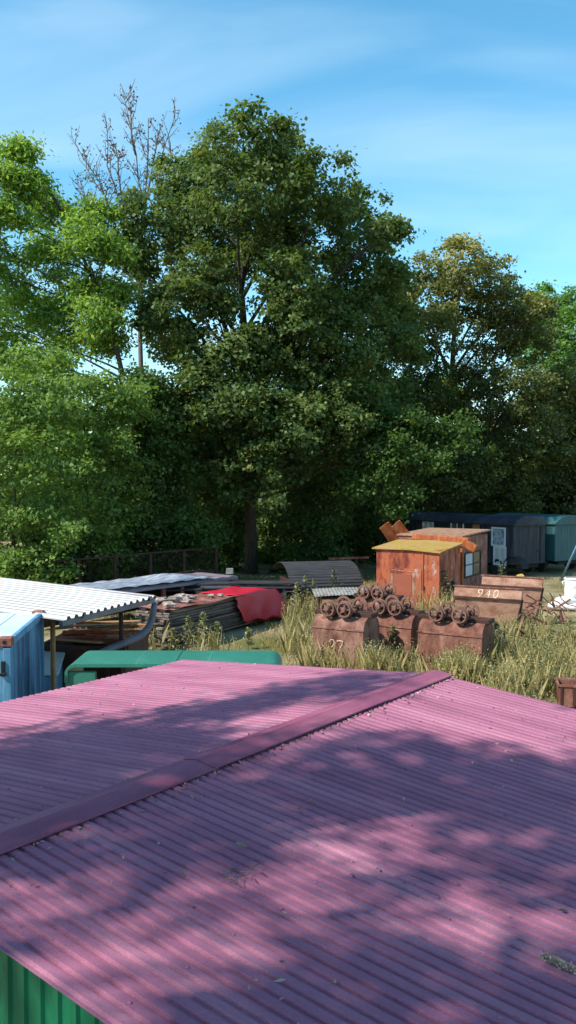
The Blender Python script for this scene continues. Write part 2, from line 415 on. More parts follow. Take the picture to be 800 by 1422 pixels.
def leafmesh(name, c, nrm, tan, Ln, Wd, tint, mat, parent=None):
    """one kite-shaped, slightly folded face per leaf"""
    N = len(c)
    nrm = nrm / (np.linalg.norm(nrm, axis=1, keepdims=True) + 1e-9)
    tan = tan - nrm * (tan * nrm).sum(1, keepdims=True); tan /= (np.linalg.norm(tan, axis=1, keepdims=True) + 1e-9)
    b = np.cross(nrm, tan); Ln = Ln[:, None]; Wd = Wd[:, None]
    v = np.empty((N, 4, 3), np.float32)
    v[:, 0] = c - tan * Ln * .5; v[:, 1] = c + b * Wd * .5 - tan * Ln * .08 + nrm * Wd * .16
    v[:, 2] = c + tan * Ln * .5; v[:, 3] = c - b * Wd * .5 - tan * Ln * .08 + nrm * Wd * .16
    me = bpy.data.meshes.new(name)
    me.vertices.add(4 * N); me.vertices.foreach_set('co', v.ravel())
    me.loops.add(4 * N); me.loops.foreach_set('vertex_index', np.arange(4 * N, dtype=np.int32))
    me.polygons.add(N); me.polygons.foreach_set('loop_start', np.arange(0, 4 * N, 4, dtype=np.int32))
    try: me.polygons.foreach_set('loop_total', np.full(N, 4, np.int32))
    except Exception: pass
    me.update(calc_edges=True)
    a = me.attributes.new('tint', 'FLOAT', 'POINT'); a.data.foreach_set('value', np.repeat(np.clip(tint, 0, 1), 4).astype(np.float32))
    me.materials.append(mat)
    o = bpy.data.objects.new(name, me); COL.objects.link(o)
    if parent: o.parent = parent
    return o


def foliage(lobes, dens=1.3, per=44, sub=.42, leaf=.18, aspect=.8, tint_fn=None, flat=.55, shell=.5, droop=.0):
    C, Nn, T, Ls, Ti, subs = [], [], [], [], [], []
    for (c, r) in lobes:
        c = np.array(c); n = max(4, int(dens * 4 * math.pi * r * r * RNG.uniform(.85, 1.15)))
        d = RNG.normal(size=(n, 3)); d /= np.linalg.norm(d, axis=1, keepdims=True)
        d = d[(d[:, 2] > -.75) | (RNG.random(n) < .3)]; n = len(d)
        rr = r * (shell + (1.08 - shell) * RNG.random(n) ** .6)
        sc = c + d * rr[:, None] * np.array([1, .95, .9])
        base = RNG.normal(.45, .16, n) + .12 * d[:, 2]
        srr = sub * RNG.uniform(.6, 1.5, n)
        for k in range(n):
            m = max(5, int(per * (srr[k] / sub) ** 2 * RNG.uniform(.6, 1.2)))
            off = RNG.normal(size=(m, 3)) * np.array([1, 1, flat]) * srr[k] * .62
            p = sc[k] + off; p[:, 2] -= droop * (off[:, 0] ** 2 + off[:, 1] ** 2)
            o_ = d[k] * .5 + np.array([0, 0, .55]) + RNG.normal(size=(m, 3)) * .5
            t = RNG.normal(size=(m, 3)) + d[k] * .5 + np.array([0, 0, -.6])
            C.append(p); Nn.append(o_); T.append(t); Ls.append(leaf * RNG.uniform(.65, 1.3, m))
            Ti.append(base[k] + RNG.normal(0, .13, m))
        subs.append((c, r, sc))
    C = np.concatenate(C); Nn = np.concatenate(Nn); T = np.concatenate(T); Ls = np.concatenate(Ls); Ti = np.concatenate(Ti)
    if tint_fn: Ti = tint_fn(C, Ti)
    return C, Nn, T, Ls, Ls * aspect, Ti, subs


def bez(a, b, c, n=6):
    return [a * (1 - t) ** 2 + b * 2 * t * (1 - t) + c * t * t for t in [i / n for i in range(n + 1)]]


def limbs(mb, trunk, subs, r0, twigs=7, start=.35):
    """trunk: polyline of (Vector, radius); one limb to each lobe, then twigs to its clumps"""
    pts = [p for p, _ in trunk]; zt = pts[-1].z; zb = pts[0].z
    for c, r, sc in subs:
        c = Vector(c); hd = min((Vector((p.x, p.y, 0)) - Vector((c.x, c.y, 0))).length for p in pts)
        zs = max(zb + (zt - zb) * start * .5, min(zt, c.z - 1.05 * hd - r * .35))
        s0 = pts[0]; rs = trunk[0][1]
        for (p, pr), (q, qr) in zip(trunk[:-1], trunk[1:]):
            if p.z <= zs <= q.z + 1e-6:
                k = (zs - p.z) / max(1e-6, q.z - p.z); s0 = p.lerp(q, k); rs = pr + (qr - pr) * k
        ctrl = s0.lerp(c, .5) + Vector((random.uniform(-.4, .4), random.uniform(-.4, .4), hd * .12 + random.uniform(-.3, .3)))
        path = bez(s0, ctrl, c, 7)
        ra = min(rs * .6, r0); mb.tube(path, [ra + (ra * .3 - ra) * i / 7 for i in range(8)], 6)
        idx = RNG.permutation(len(sc))[:twigs]
        for i in idx:
            e = Vector(sc[i]); s1 = path[random.choice((4, 5, 6, 7))]
            mid = s1.lerp(e, .5) + Vector((random.uniform(-.2, .2), random.uniform(-.2, .2), random.uniform(0, .25)))
            mb.tube(bez(s1, mid, e, 3), [ra * .3, ra * .22, ra * .15, ra * .08], 4, cap=False)


def tree(name, label, cat, base, trunk_px, D, lobes_px, mat, bark, r=.28, group=None, limb=.12, twigs=7, depth=.8, spur=4, **kw):
    root = thing(name, label, cat, base, 0, group)
    tr = [(Vector(base), r * 1.25)]
    for i, (px, py) in enumerate(trunk_px):
        k = (i + 1) / len(trunk_px); p = atd(px, py, D); p.y = base[1] + random.uniform(-.25, .25) * i
        tr.append((p, r * (1 - .72 * k)))
    lobes = []; mnp, mxp = min(l[0] for l in lobes_px) - 15, max(l[0] for l in lobes_px) + 15
    for l in lobes_px:
        px, py, rp = l[:3]; rad = rp / F * D; py += 13 * (py < 430)
        half = (mxp - mnp) / 2; dxn = (px - (mxp + mnp) / 2) / half
        dz = l[3] if len(l) > 3 else random.choice((-1, -1, -.35, .3, .9)) * depth * .8 * math.sqrt(max(.02, 1 - .9 * dxn * dxn)) * half / F * D * random.uniform(.6, 1)
        p = atd(px, py, D + dz); lobes.append(((p.x, p.y, p.z), rad))
    nl = len(lobes); cen = sum((Vector(c) for c, _ in lobes), Vector()) / nl; spurs = []
    for c, rad in lobes:
        for _ in range(spur):
            d = (Vector(c) - cen).normalized() * .7 + Vector((random.gauss(0, .6), random.gauss(0, .6), random.gauss(.1, .5))); d.normalize()
            sp = Vector(c) + d * rad * random.uniform(.85, 1.22); spurs.append(((sp.x, sp.y, sp.z), rad * random.uniform(.16, .34)))
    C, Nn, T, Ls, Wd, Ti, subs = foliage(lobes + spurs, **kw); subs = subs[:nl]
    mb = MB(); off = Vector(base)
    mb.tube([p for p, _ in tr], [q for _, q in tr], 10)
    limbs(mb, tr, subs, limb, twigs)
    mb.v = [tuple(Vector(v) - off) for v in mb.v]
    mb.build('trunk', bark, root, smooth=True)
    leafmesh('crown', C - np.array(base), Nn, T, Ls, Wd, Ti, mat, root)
    return root


# ------------------------------------------------------------------ ground
g = MB(); n = 60
xs = np.concatenate([-np.geomspace(2, 900, n)[::-1], [0], np.geomspace(2, 900, n)])
for y in xs:
    for x in xs: g.v.append((x, y + 25, 0.05 * math.sin(x * .9) * math.cos(y * .7) * (1 if abs(x) < 60 and abs(y) < 60 else 0) - .03))
m_ = len(xs)
for i in range(m_ - 1):
    for j in range(m_ - 1): g.f.append((i * m_ + j, i * m_ + j + 1, (i + 1) * m_ + j + 1, (i + 1) * m_ + j))
tag(g.build('ground', M['ground'], smooth=True), 'dry yard soil with straw coloured grass', None, kind='structure')

# ------------------------------------------------------------------ garage under the pink roof
ZR = 3.0
A = at(607, 934, ZR); B = at(0, 1162, ZR)
rd = (A - B).normalized(); GROT = math.atan2(rd.y, rd.x)
GL = 4.69; SF, SN, WF, WN = .085, .095, 2.96, 3.25
GM = Matrix.Translation((A.x, A.y, 0)) @ Matrix.Rotation(GROT, 4, 'Z')
gar = thing('garage', 'low garage with green ribbed walls under a dusty pink corrugated roof', 'garage', (A.x, A.y, 0), GROT)
P_, AMP = .067, .0115
corr(-GL, 0, P_, AMP, .012, WF, lambda y: ZR - SF * y - .02, ny=6, top=.5, valley=.22).build('roof_sheet', M['pink'], gar, solid=.003)
sh_ = corr(-GL, 0, P_, AMP, -.012, -WN, lambda y: ZR + SN * y - .02, ny=6, top=.5, valley=.22)
for yy in (-.32, -1.25, -2.2):
    for i in range(1, int(GL / P_), 4):
        sh_.lathe([(.0075, 0), (.0075, .003), (.004, .006), (.0005, .007)], (-GL + (i + .61) * P_, yy + random.uniform(-.012, .012), ZR + SN * yy - .02 + AMP), 'z', 8)
sh_.build('roof_sheet', M['pink'], gar, solid=.003)
rc = MB()
segs = [(-GL - .03, -2.9), (-2.93, -1.0), (-1.03, .03)]
prof = [(.11, -SF * .11 - .006), (.107, -SF * .11 + .001), (.02, .006), (0, .012), (-.02, .006), (-.135, -SN * .135 + .003), (-.138, -SN * .135 - .004)]
for k, (a, b) in enumerate(segs):
    dz = .005 * (k % 2)
    o = len(rc.v)
    for x in (a, b):
        for y, z in prof: rc.v.append((x, y, ZR + z + dz + .004))
    for i in range(len(prof) - 1): rc.f.append((o + i, o + i + 1, o + len(prof) + i + 1, o + len(prof) + i))
for x in np.arange(-GL + .2, -.1, .42):
    rc.lathe([(.008, 0), (.008, .003), (.004, .006), (.0005, .007)], (x, -.118, ZR - SN * .118 + .006), 'z', 8)
rc.build('ridge_cap', M['pinkcap'], gar, solid=.003)


def gable(x):
    mb = MB(); y = -WN + .12; k = 0; pts = []
    while y < WF - .1:
        for dy, d in ((0, 0), (.05, 0), (.06, .012), (.09, .012), (.1, 0)):
            pts.append((y + dy, d))
        y += .1
    o = 0
    for yy, d in pts:
        s = -1 if x < -1 else 1
        ztop = ZR - (SF * yy if yy > 0 else -SN * yy) - .035
        mb.v += [(x + s * d, yy, 0), (x + s * d, yy, ztop)]
    for i in range(len(pts) - 1): mb.f.append((2 * i, 2 * i + 2, 2 * i + 3, 2 * i + 1))
    mb.build('gable_wall', M['greenwall'], gar, solid=.003)


gable(-GL + .12); gable(-.12)
for yy, s in ((WF - .14, SF), (-WN + .14, SN)):
    mb = MB(); mb.box((-GL / 2, yy, (ZR - s * abs(yy) - .04) / 2), (GL - .26, .04, ZR - s * abs(yy) - .04))
    mb.build('side_wall', M['greenwall'], gar)


def roofpt(px, py):          # photo pixel -> point on the near slope of the pink roof (world)
    n = GM.to_3x3() @ Vector((0, -SN, 1)); p0 = GM @ Vector((0, 0, ZR)); r = ray(px, py); o = Vector((0, 0, H))
    return o + r * ((p0 - o).dot(n) / r.dot(n))


# leaf litter on the roof
N = 750
u = RNG.random(N); lx = -GL * RNG.random(N); side = RNG.random(N)
ly = np.where(side < .3, -.145 - RNG.exponential(.035, N), np.where(side < .36, .12 + RNG.exponential(.04, N), RNG.uniform(-WN, WF, N)))
lz = np.where(ly > 0, ZR - SF * ly, ZR + SN * ly) - .004
ok = np.abs(ly) < 3.1
c = np.stack([lx, ly, lz], 1)[ok]; k = len(c)
lt = leafmesh('leaf_litter', c, np.array([0, 0, 1]) + RNG.normal(0, .5, (k, 3)), RNG.normal(size=(k, 3)), RNG.uniform(.008, .034, k) * np.where(RNG.random(k) < .12, 1.5, 1), RNG.uniform(.005, .018, k), RNG.random(k), M['litter'])
lt.matrix_world = GM; tag(lt, 'crumbs of dry leaf litter scattered on the pink roof', 'leaf litter', kind='stuff')


def rp(px, py, dz=.012): return roofpt(px, py) + Vector((0, 0, dz))


base = rp(340, 1220)
tw = MB()
for path in ([(313, 1225), (318, 1214), (330, 1210), (345, 1211), (355, 1208), (366, 1204)], [(313, 1225), (322, 1229), (327, 1230)],
             [(327, 1232), (328, 1226), (334, 1221), (344, 1216), (355, 1210)], [(344, 1217), (345, 1224)], [(356, 1209), (357, 1215)], [(318, 1224), (319, 1219), (322, 1215)]):
    tw.tube([rp(*q, dz=.016 + .01 * math.sin(i * 1.7)) - base for i, q in enumerate(path)], .0022, 5)
o = tw.build('fallen_twig', M['twig']); o.location = base; tag(o, 'thin forked brown twig lying on the pink roof', 'twig')
mb = MB(); p0, p1 = rp(329, 1174), rp(342, 1180); mb.tube([Vector(), (p1 - p0) * .5 + Vector((0, 0, .002)), (p1 - p0)], [.006, .0075, .006], 8)
o = mb.build('dry_stick', M['stone'], smooth=True); o.location = p0; tag(o, 'short pale stub of dry stick lying on the pink roof', 'stick')
q0 = rp(752, 1333); q1 = rp(804, 1356); k = 420
ts = RNG.random(k); c = np.array([list(Vector().lerp(q1 - q0, t)) for t in ts]) + RNG.normal(0, 1, (k, 3)) * np.array([.008, .008, .004]); c[:, 2] += .006
mo = leafmesh('moss_clump', c, RNG.normal(size=(k, 3)) + np.array([0, 0, .6]), RNG.normal(size=(k, 3)), RNG.uniform(.006, .017, k), RNG.uniform(.004, .011, k), RNG.beta(1.3, 2.2, k), M['moss'])
mo.location = q0; tag(mo, 'strip of grey moss caught in a groove of the pink roof', 'moss')
mb = MB(); mb.tube([Vector((0, 0, 0)), Vector((.035, -.018, .008)), Vector((.07, -.04, .0))], [.006, .012, .007], 7)
o = mb.build('bark_chip', M['stone'], smooth=True); o.location = rp(754, 1334, .014); tag(o, 'pale bark chip at the head of the moss strip on the pink roof', 'bark chip')

# ------------------------------------------------------------------ blue shipping container
K = at(15, 886, 2.59); cd = Vector((-.106, .994, 0)).normalized()
crot = math.atan2(cd.y, cd.x) - math.pi / 2
con = thing('shipping_container', 'faded blue shipping container with pale roof and rusty corner castings', 'container', (K.x, K.y, 0), crot)
CLN, CW, CH = 6.06, 2.44, 2.59


def corrwall(mb, p, d, nrm, length, z0, z1, pitch, depth, flat=.3):
    p, d, nrm = Vector(p), Vector(d), Vector(nrm); pts = []; x = 0
    while x < length - .02:
        for dx, h in ((0, 0), (flat * pitch, 0), (.5 * pitch, depth), ((.5 + flat) * pitch, depth)):
            if x + dx < length: pts.append((x + dx, h))
        x += pitch
    pts.append((length, 0)); o = len(mb.v)
    for x, h in pts:
        q = p + d * x - nrm * h; mb.v += [(q.x, q.y, z0), (q.x, q.y, z1)]
    for i in range(len(pts) - 1): mb.f.append((o + 2 * i, o + 2 * i + 2, o + 2 * i + 3, o + 2 * i + 1))


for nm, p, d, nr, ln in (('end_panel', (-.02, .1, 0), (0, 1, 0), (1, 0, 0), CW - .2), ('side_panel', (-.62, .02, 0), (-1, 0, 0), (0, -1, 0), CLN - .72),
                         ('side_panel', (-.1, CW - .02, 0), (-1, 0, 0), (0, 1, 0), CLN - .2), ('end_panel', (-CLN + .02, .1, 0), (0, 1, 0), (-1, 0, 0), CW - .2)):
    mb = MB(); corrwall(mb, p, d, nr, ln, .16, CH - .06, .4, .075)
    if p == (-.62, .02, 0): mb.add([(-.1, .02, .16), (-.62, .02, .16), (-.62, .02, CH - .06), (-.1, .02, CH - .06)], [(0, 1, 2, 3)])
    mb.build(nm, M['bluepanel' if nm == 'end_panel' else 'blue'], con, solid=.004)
mb = MB(); mb.box((-CLN / 2, CW / 2, CH - .045), (CLN - .06, CW - .06, .03))
for i in range(12): mb.box((-.5 - i * .45, CW / 2, CH - .027), (.2, CW - .3, .012), bev=.005)
mb.build('roof', M['bluetop'], con)
mb = MB()
for y in (.03, CW - .03):
    mb.box((-CLN / 2, y, CH - .07), (CLN - .3, .06, .08)); mb.box((-CLN / 2, y, .1), (CLN - .3, .06, .14))
for x in (-.03, -CLN + .03):
    mb.box((x, CW / 2, CH - .07), (.06, CW - .3, .1)); mb.box((x, CW / 2, .1), (.06, CW - .3, .14))
mb.split('frame_rail', M['blue'], con, bevel=.006)
for x in (-.05, -CLN + .05):
    for y in (.05, CW - .05):
        mb = MB(); mb.box((x, y, CH / 2), (.1, .1, CH - .26)); mb.build('corner_post', M['blue'], con, bevel=.008)
        for z in (.06, CH - .055):
            mb = MB(); sx = 1 if x > -1 else -1; sy = -1 if y < 1 else 1
            mb.box((x + .006 * sx - .03 * sx, y + .006 * sy + (-.03 * sy), z), (.178, .162, .118), bev=.012)
            cst = mb.build('corner_casting', M['casting'], con)
            mb = MB(); mb.lathe([(.001, 0), (.026, 0), (.026, .01), (.001, .01)], (x - .03 * sx, y + .006 * sy - .03 * sy + sy * .081 - .005, z), 'y', 14)
            mb.build('casting_hole', M['dark'], cst)
mb = MB(); mb.box((-.1, -.005, CH - .4), (.05, .03, .2), bev=.006); mb.box((-.1, -.02, CH - .47), (.08, .03, .04), bev=.006); mb.build('lashing_bracket', M['dark'], con)

# second, lower blue thing behind it
p0 = at(79, 909, 1.62)
lk = thing('metal_locker', 'low pale blue metal locker with a slanted lid behind the shipping container', 'locker', (p0.x, p0.y, 0), crot)
mb = MB(); mb.prism([(0, .1), (.9, .1), (.9, 1.5), (0, 1.25)], -1.6, -.02); mb.build('body', M['blue'], lk, bevel=.02)
mb = MB(); mb.prism([(-.03, 1.26), (.93, 1.53), (.93, 1.57), (-.03, 1.30)], -1.63, .03); mb.build('lid', M['bluetop'], lk, bevel=.008)
mb = MB()
for x in (-1.5, -.1):
    for y in (.08, .82): mb.box((x, y, .05), (.08, .08, .1))
mb.split('foot', M['dark'], lk)

# ------------------------------------------------------------------ white canopy
ZC = 2.5
E1, E2 = at(221, 829, ZC), at(104, 858, ZC)
ev = (E2 - E1); EL = ev.length; ev.normalize(); nrt = math.atan2(-ev.y, -ev.x)      # local +x runs along the eave to its far end
can = thing('canopy', 'open lean-to canopy with a white corrugated roof on rusty posts', 'canopy', (E2.x, E2.y, 0), nrt)
# local frame: x along eave (0..EL), y to the left away from the eave
sl_ = .055
corr(-.3, EL, EL / 13, .045, 0, 6.2, lambda y: ZC + sl_ * y, top=.3, valley=.4, ny=3).build('roof_sheet', M['whiteroof'], can, solid=.004)
mb = MB(); mb.beam((-.2, .12, ZC - .06), (EL, .12, ZC - .06), .07, .11, .01); mb.beam((-.2, 2.9, ZC + .09), (EL, 2.9, ZC + .09), .06, .1, .01); mb.split('eave_beam', M['greysteel'], can)
mb = MB()
for x in (.3, EL - .25): mb.beam((x, .02, ZC - .0), (x, 6, ZC + sl_ * 6 - .06), .05, .09)
mb.split('rafter', M['greysteel'], can)
for x, y, m in ((.05, .45, 'ochre'), (EL - .5, .5, 'rustdark'), (.3, 5.8, 'ochre'), (EL - .2, 5.8, 'ochre')):
    mb = MB(); mb.tube([(x, y, 0), (x, y, ZC + sl_ * y - .06)], .04, 10); mb.build('post', M[m], can, smooth=True)
mb = MB()
inv = (Matrix.Translation((E2.x, E2.y, 0)) @ Matrix.Rotation(nrt, 4, 'Z')).inverted()
d0 = E1.y
pts = [inv @ atd(*q) for q in ((215, 838, d0), (213, 848, d0), (211, 860, d0), (206, 872, d0 - .05), (196, 882, d0 - .15), (180, 890, d0 - .3), (160, 898, d0 - .5), (142, 906, d0 - .7), (128, 914, d0 - .85))]
mb.tube(pts, [.055, .062, .066, .068, .068, .065, .062, .06, .055], 10); mb.build('curved_brace', M['greysteel'], can, smooth=True)

# brown skip full of scrap under the canopy
p0 = at(58, 897, 1.62); p1 = at(172, 899, 1.62)
sd = (p1 - p0); sln = sd.length; srt = math.atan2(sd.y, sd.x)
sk = thing('scrap_skip', 'dark brown steel skip heaped with scrap under the white canopy', 'skip', (p0.x, p0.y, 0), srt)
mb = MB()
for y in (0, 1.7): mb.box((sln / 2, y, .85), (sln, .04, 1.5))
for x in (0, sln): mb.box((x, .85, .85), (.04, 1.66, 1.5))
mb.box((sln / 2, .85, .1), (sln - .1, 1.6, .06)); mb.build('body', M['rustdark'], sk)
mb = MB()
for y in (-.02, 1.72): mb.box((sln / 2, y, 1.6), (sln + .1, .1, .08), bev=.01)
for x in (-.02, sln + .02): mb.box((x, .85, 1.602), (.1, 1.62, .08), bev=.01)
mb.build('rim', M['rustdark'], sk)
mb = MB()
for x in (.3, sln - .3): mb.box((x, -.05, .8), (.08, .06, 1.4))
mb.split('rib', M['rustdark'], sk)
for i in range(15):
    a = Vector((random.uniform(.05, .5), random.uniform(.0, 1.4), 1.62 + random.uniform(.0, .25)))
    ln = random.uniform(1.0, 1.5); an = random.uniform(-.25, .3)
    mb = MB()
    if i % 3: mb.beam((0, 0, 0), (ln * math.cos(an), ln * math.sin(an), random.uniform(-.05, .14)), .045, .045, .006)
    else: mb.beam((0, 0, 0), (ln * math.cos(an), ln * math.sin(an), random.uniform(-.02, .1)), .14, .02, .004)
    o = mb.build('scrap_bar', M[('ochre', 'rust', 'rustred')[i % 3]]); o.matrix_world = Matrix.Translation((p0.x, p0.y, 0)) @ Matrix.Rotation(srt, 4, 'Z') @ Matrix.Translation(a)
    tag(o, 'rusty bar or strip lying on the heap in the dark brown skip', 'scrap bar', 'scrap bars in the brown skip')

# ------------------------------------------------------------------ sea green machine hood behind the pink roof
p0 = at(89, 922, 2.1); p1 = at(391, 922, 2.1)
ghl = (p1 - p0).length; grt = math.atan2(p1.y - p0.y, p1.x - p0.x)
gh = thing('machine_hood', 'sea green steel machine hood with rounded corners just behind the pink roof', 'machine hood', (p0.x, p0.y, 0), grt)
DP = .95
ring = []
rr = .16
mb = MB(); o = 0
prof = []
for (cx_, a0) in ((rr, 180), (ghl - rr, 90)):
    for t in range(7):
        a = R(a0 - t * 15); prof.append((cx_ + rr * math.cos(a), 2.1 - rr + rr * math.sin(a)))
prof = [(0.0, 1.84)] + prof + [(ghl, 1.84)]
inner = [(min(max(x, .05), ghl - .05), z - .05 if z > 1.9 else z) for x, z in prof]
n = len(prof)
for y in (0, DP):
    mb.v += [(x, y, z) for x, z in prof] + [(x, y, z) for x, z in inner]
for i in range(n - 1):
    mb.f += [(i, i + 1, 2 * n + i + 1, 2 * n + i), (n + i, n + i + 1, 3 * n + i + 1, 3 * n + i), (i, i + 1, n + i + 1, n + i), (2 * n + i, 2 * n + i + 1, 3 * n + i + 1, 3 * n + i)]
mb.f += [(0, n, 3 * n, 2 * n), (n - 1, 2 * n - 1, 4 * n - 1, 3 * n - 1)]
for fx in (.33, .66):
    for b_ in range(9): mb.lathe([(.012, 0), (.01, .006), (.0005, .009)], (ghl * fx, .06 + b_ * (DP - .12) / 8, 2.1), 'z', 8)
mb.build('hood_roof', M['greenhood'], gh, smooth=False, bevel=.012)
mb = MB(); mb.box((ghl * .5, DP / 2, 2.104), (.05, DP - .02, .012), bev=.004); mb.split('seam_strip', M['greenhood'], gh)
mb = MB(); mb.box((.22, .06, 1.02), (.42, .05, 1.94), bev=.015); mb.build('side_panel', M['greenhood'], gh)
mb = MB(); mb.box((.025, DP / 2, 1.0), (.05, DP - .06, 1.68), bev=.01); mb.build('end_panel', M['greenhood'], gh)
mb = MB(); mb.box((ghl - .05, .1, 1.0), (.08, .08, 1.68), bev=.01); mb.box((ghl - .05, DP - .1, 1.0), (.08, .08, 1.68), bev=.01); mb.split('corner_post', M['greenhood'], gh)
mb = MB(); mb.box((ghl / 2 + .2, DP / 2 + .1, .75), (ghl - .9, .6, 1.5), bev=.05); mb.lathe([(.0, 0), (.16, 0), (.16, .28), (0, .28)], (ghl * .4, DP / 2, 1.5), 'z', 16); mb.build('engine_block', M['rustdark'], gh)
mb = MB(); mb.box((ghl / 2, DP / 2, .05), (ghl, DP, .1)); mb.build('base_plate', M['rustdark'], gh)

# ------------------------------------------------------------------ tall stack of sheets
S0 = at(239, 899, 0); ad = Vector((.494, .87, 0)).normalized(); art = math.atan2(ad.y, ad.x)
SM = Matrix.Translation((S0.x, S0.y, 0)) @ Matrix.Rotation(art, 4, 'Z')     # x along the stack, y to the left
z = .06; SLN = 5.2; SWD = 1.15
NL = 14
for i in range(NL):
    th = random.uniform(.045, .07); mb = MB(); jag = []
    x0 = random.uniform(-.14, .12); x1 = SLN + random.uniform(-.2, .2)
    # ragged near end: several boards of different length side by side
    nb = 5; w = SWD / nb
    for b_ in range(nb):
        xo = random.uniform(-.16, .1)
        mb.box(((x0 + xo + x1) / 2, .02 + w * (b_ + .5), random.uniform(-.006, .006)), (x1 - x0 - xo, w * .96, th * random.uniform(.8, 1)), (0, random.uniform(-.004, .004), random.uniform(-.006, .006)))
    o = mb.build('board_layer', M['board']); o.matrix_world = SM @ Matrix.Translation((0, random.uniform(-.05, .05), z + th / 2)) @ Matrix.Rotation(random.uniform(-.008, .008), 4, 'Z')
    tag(o, 'weathered grey brown board layer inside the tall stack beside the red tarpaulin', 'board layer', 'board layers of the tall stack')
    z += th + .012
ZT = z
mb = MB()
ny = 10
for i in range(9):
    for j in range(ny):
        x = -.12 + i * (3.9 / 8); y = -.16 + j * (1.45 / (ny - 1))
        mb.v.append((x, y, ZT + .02 + .014 * math.sin(j * 2.1 + i) + (.03 * math.sin(i * 1.3)) * (j == 0)))
for i in range(8):
    for j in range(ny - 1): mb.f.append((i * ny + j, i * ny + j + 1, (i + 1) * ny + j + 1, (i + 1) * ny + j))
o = mb.build('rusty_sheet', M['rustred'], smooth=True, solid=.012); o.matrix_world = SM
tag(o, 'bent red brown rusty sheet covering the top of the tall board stack', 'rusty sheet')


def rock(r, seed):
    rg = random.Random(seed); mb = MB(); n, k = 7, 5
    mb.v.append((0, 0, -r * .5))
    for i in range(1, k):
        ph = math.pi * i / k
        for j in range(n):
            q = r * rg.uniform(.45, 1.45); a = 2 * math.pi * j / n
            mb.v.append((q * math.sin(ph) * math.cos(a) * 1.3, q * math.sin(ph) * math.sin(a), -q * .55 * math.cos(ph)))
    mb.v.append((0, 0, r * .5)); T_ = len(mb.v) - 1
    for j in range(n):
        mb.f.append((0, 1 + (j + 1) % n, 1 + j)); mb.f.append((T_, 1 + (k - 2) * n + j, 1 + (k - 2) * n + (j + 1) % n))
        for i in range(k - 2): mb.f.append((1 + i * n + j, 1 + i * n + (j + 1) % n, 1 + (i + 1) * n + (j + 1) % n, 1 + (i + 1) * n + j))
    return mb


for i in range(15):
    x = (.1, .35, .6, .8, 1.05, 1.3, 1.5, 1.9, 2.2, 2.5, .5, 1.15, 2.8, .2, 1.7)[i]; y = random.uniform(.1, 1.0); r_ = random.uniform(.07, .19)
    o = rock(r_, i).build('rubble_chunk', M['stone']); o.matrix_world = SM @ Matrix.Translation((x, y, ZT + .04 + r_ * .42)) @ Matrix.Rotation(random.uniform(0, 6), 4, 'Z')
    tag(o, 'pale broken rubble chunk weighing down the rusty sheet on the tall stack', 'rubble', 'rubble on the tall stack')
# red tarpaulin over the far end
mb = MB(); nx, nyv = 22, 26
for i in range(nx):
    s = 3.1 + i * (3.4 / (nx - 1))
    over = max(0, s - SLN) / 1.3
    top = (ZT + .05) * (1 - .62 * over ** 1.3) + .05 * math.sin(i * .9) * (over > 0)
    for j in range(nyv):
        t = j / (nyv - 1)
        if t < .45:
            k = t / .45; y = 1.25 - 1.33 * k; zz = top + .035 * math.sin(k * 9 + i * .7) * min(1, over * 2 + .3)
        else:
            k = (t - .45) / .55; hem = .24 - .2 * (i / nx) + .05 * math.sin(i * 1.1) + (.45 if i < 2 else 0) * (1 - i * .5)
            zz = top - (top - min(hem, top * .8)) * k; y = -.08 - k * (.08 + .3 * (max(0, i - 6) / nx)) - .05 * math.sin(i * .85 + 1.2 * k) * k
        mb.v.append((s + .04 * math.sin(j * .8), y, zz))
for i in range(nx - 1):
    for j in range(nyv - 1): mb.f.append((i * nyv + j, i * nyv + j + 1, (i + 1) * nyv + j + 1, (i + 1) * nyv + j))
o = mb.build('tarpaulin', M['tarp'], smooth=True, solid=.006); o.matrix_world = SM
tag(o, 'bright red tarpaulin draped over the right end of the board stack', 'tarpaulin')

# broken boards spilling from the ragged end of the stack
for i in range(22):
    px, py = random.uniform(192, 240), random.uniform(862, 905); hgt = random.uniform(.0, .55) * (1 - (905 - py) / 60 * .2)
    p = at(px, 903, 0); p.z = .06 + hgt * random.random() + .02 * (i % 5); mb = MB()
    ln = random.uniform(.35, .9)
    mb.box((0, 0, 0), (ln, random.uniform(.08, .18), .035), (random.uniform(-.3, .3), random.uniform(-.45, .45), art + random.uniform(-.9, .9)))
    o = mb.build('broken_board', M['board']); o.location = p; tag(o, 'short broken board in the spill at the left end of the board stack', 'board', 'broken boards left of the stack')
for i in range(9):
    p = at(random.uniform(255, 400), random.uniform(818, 836), .5); mb = MB()
    an = random.uniform(-.35, .35); ln = random.uniform(1.2, 3.2); mb.beam((-ln / 2, 0, 0), (ln / 2, ln * an * .5, random.uniform(-.1, .25)), random.uniform(.07, .16), random.uniform(.04, .1), .006)
    o = mb.build('rusty_girder', M[('rustdark', 'rustred', 'greysteel')[i % 3]]); o.location = p; tag(o, 'rusty girder lying across the low dark plank pile', 'girder', 'girders on the low dark pile', 'thing')
for i in range(12):
    p = at(random.choice((548, 592, 604, 578)) + random.uniform(-14, 14), random.uniform(914, 926), .05)
    o = rock(random.uniform(.05, .11), 50 + i).build('stone', M['stone']); o.location = p; tag(o, 'small pale stone in the weeds just behind the far end of the pink roof', 'stone', 'stones behind the roof end')

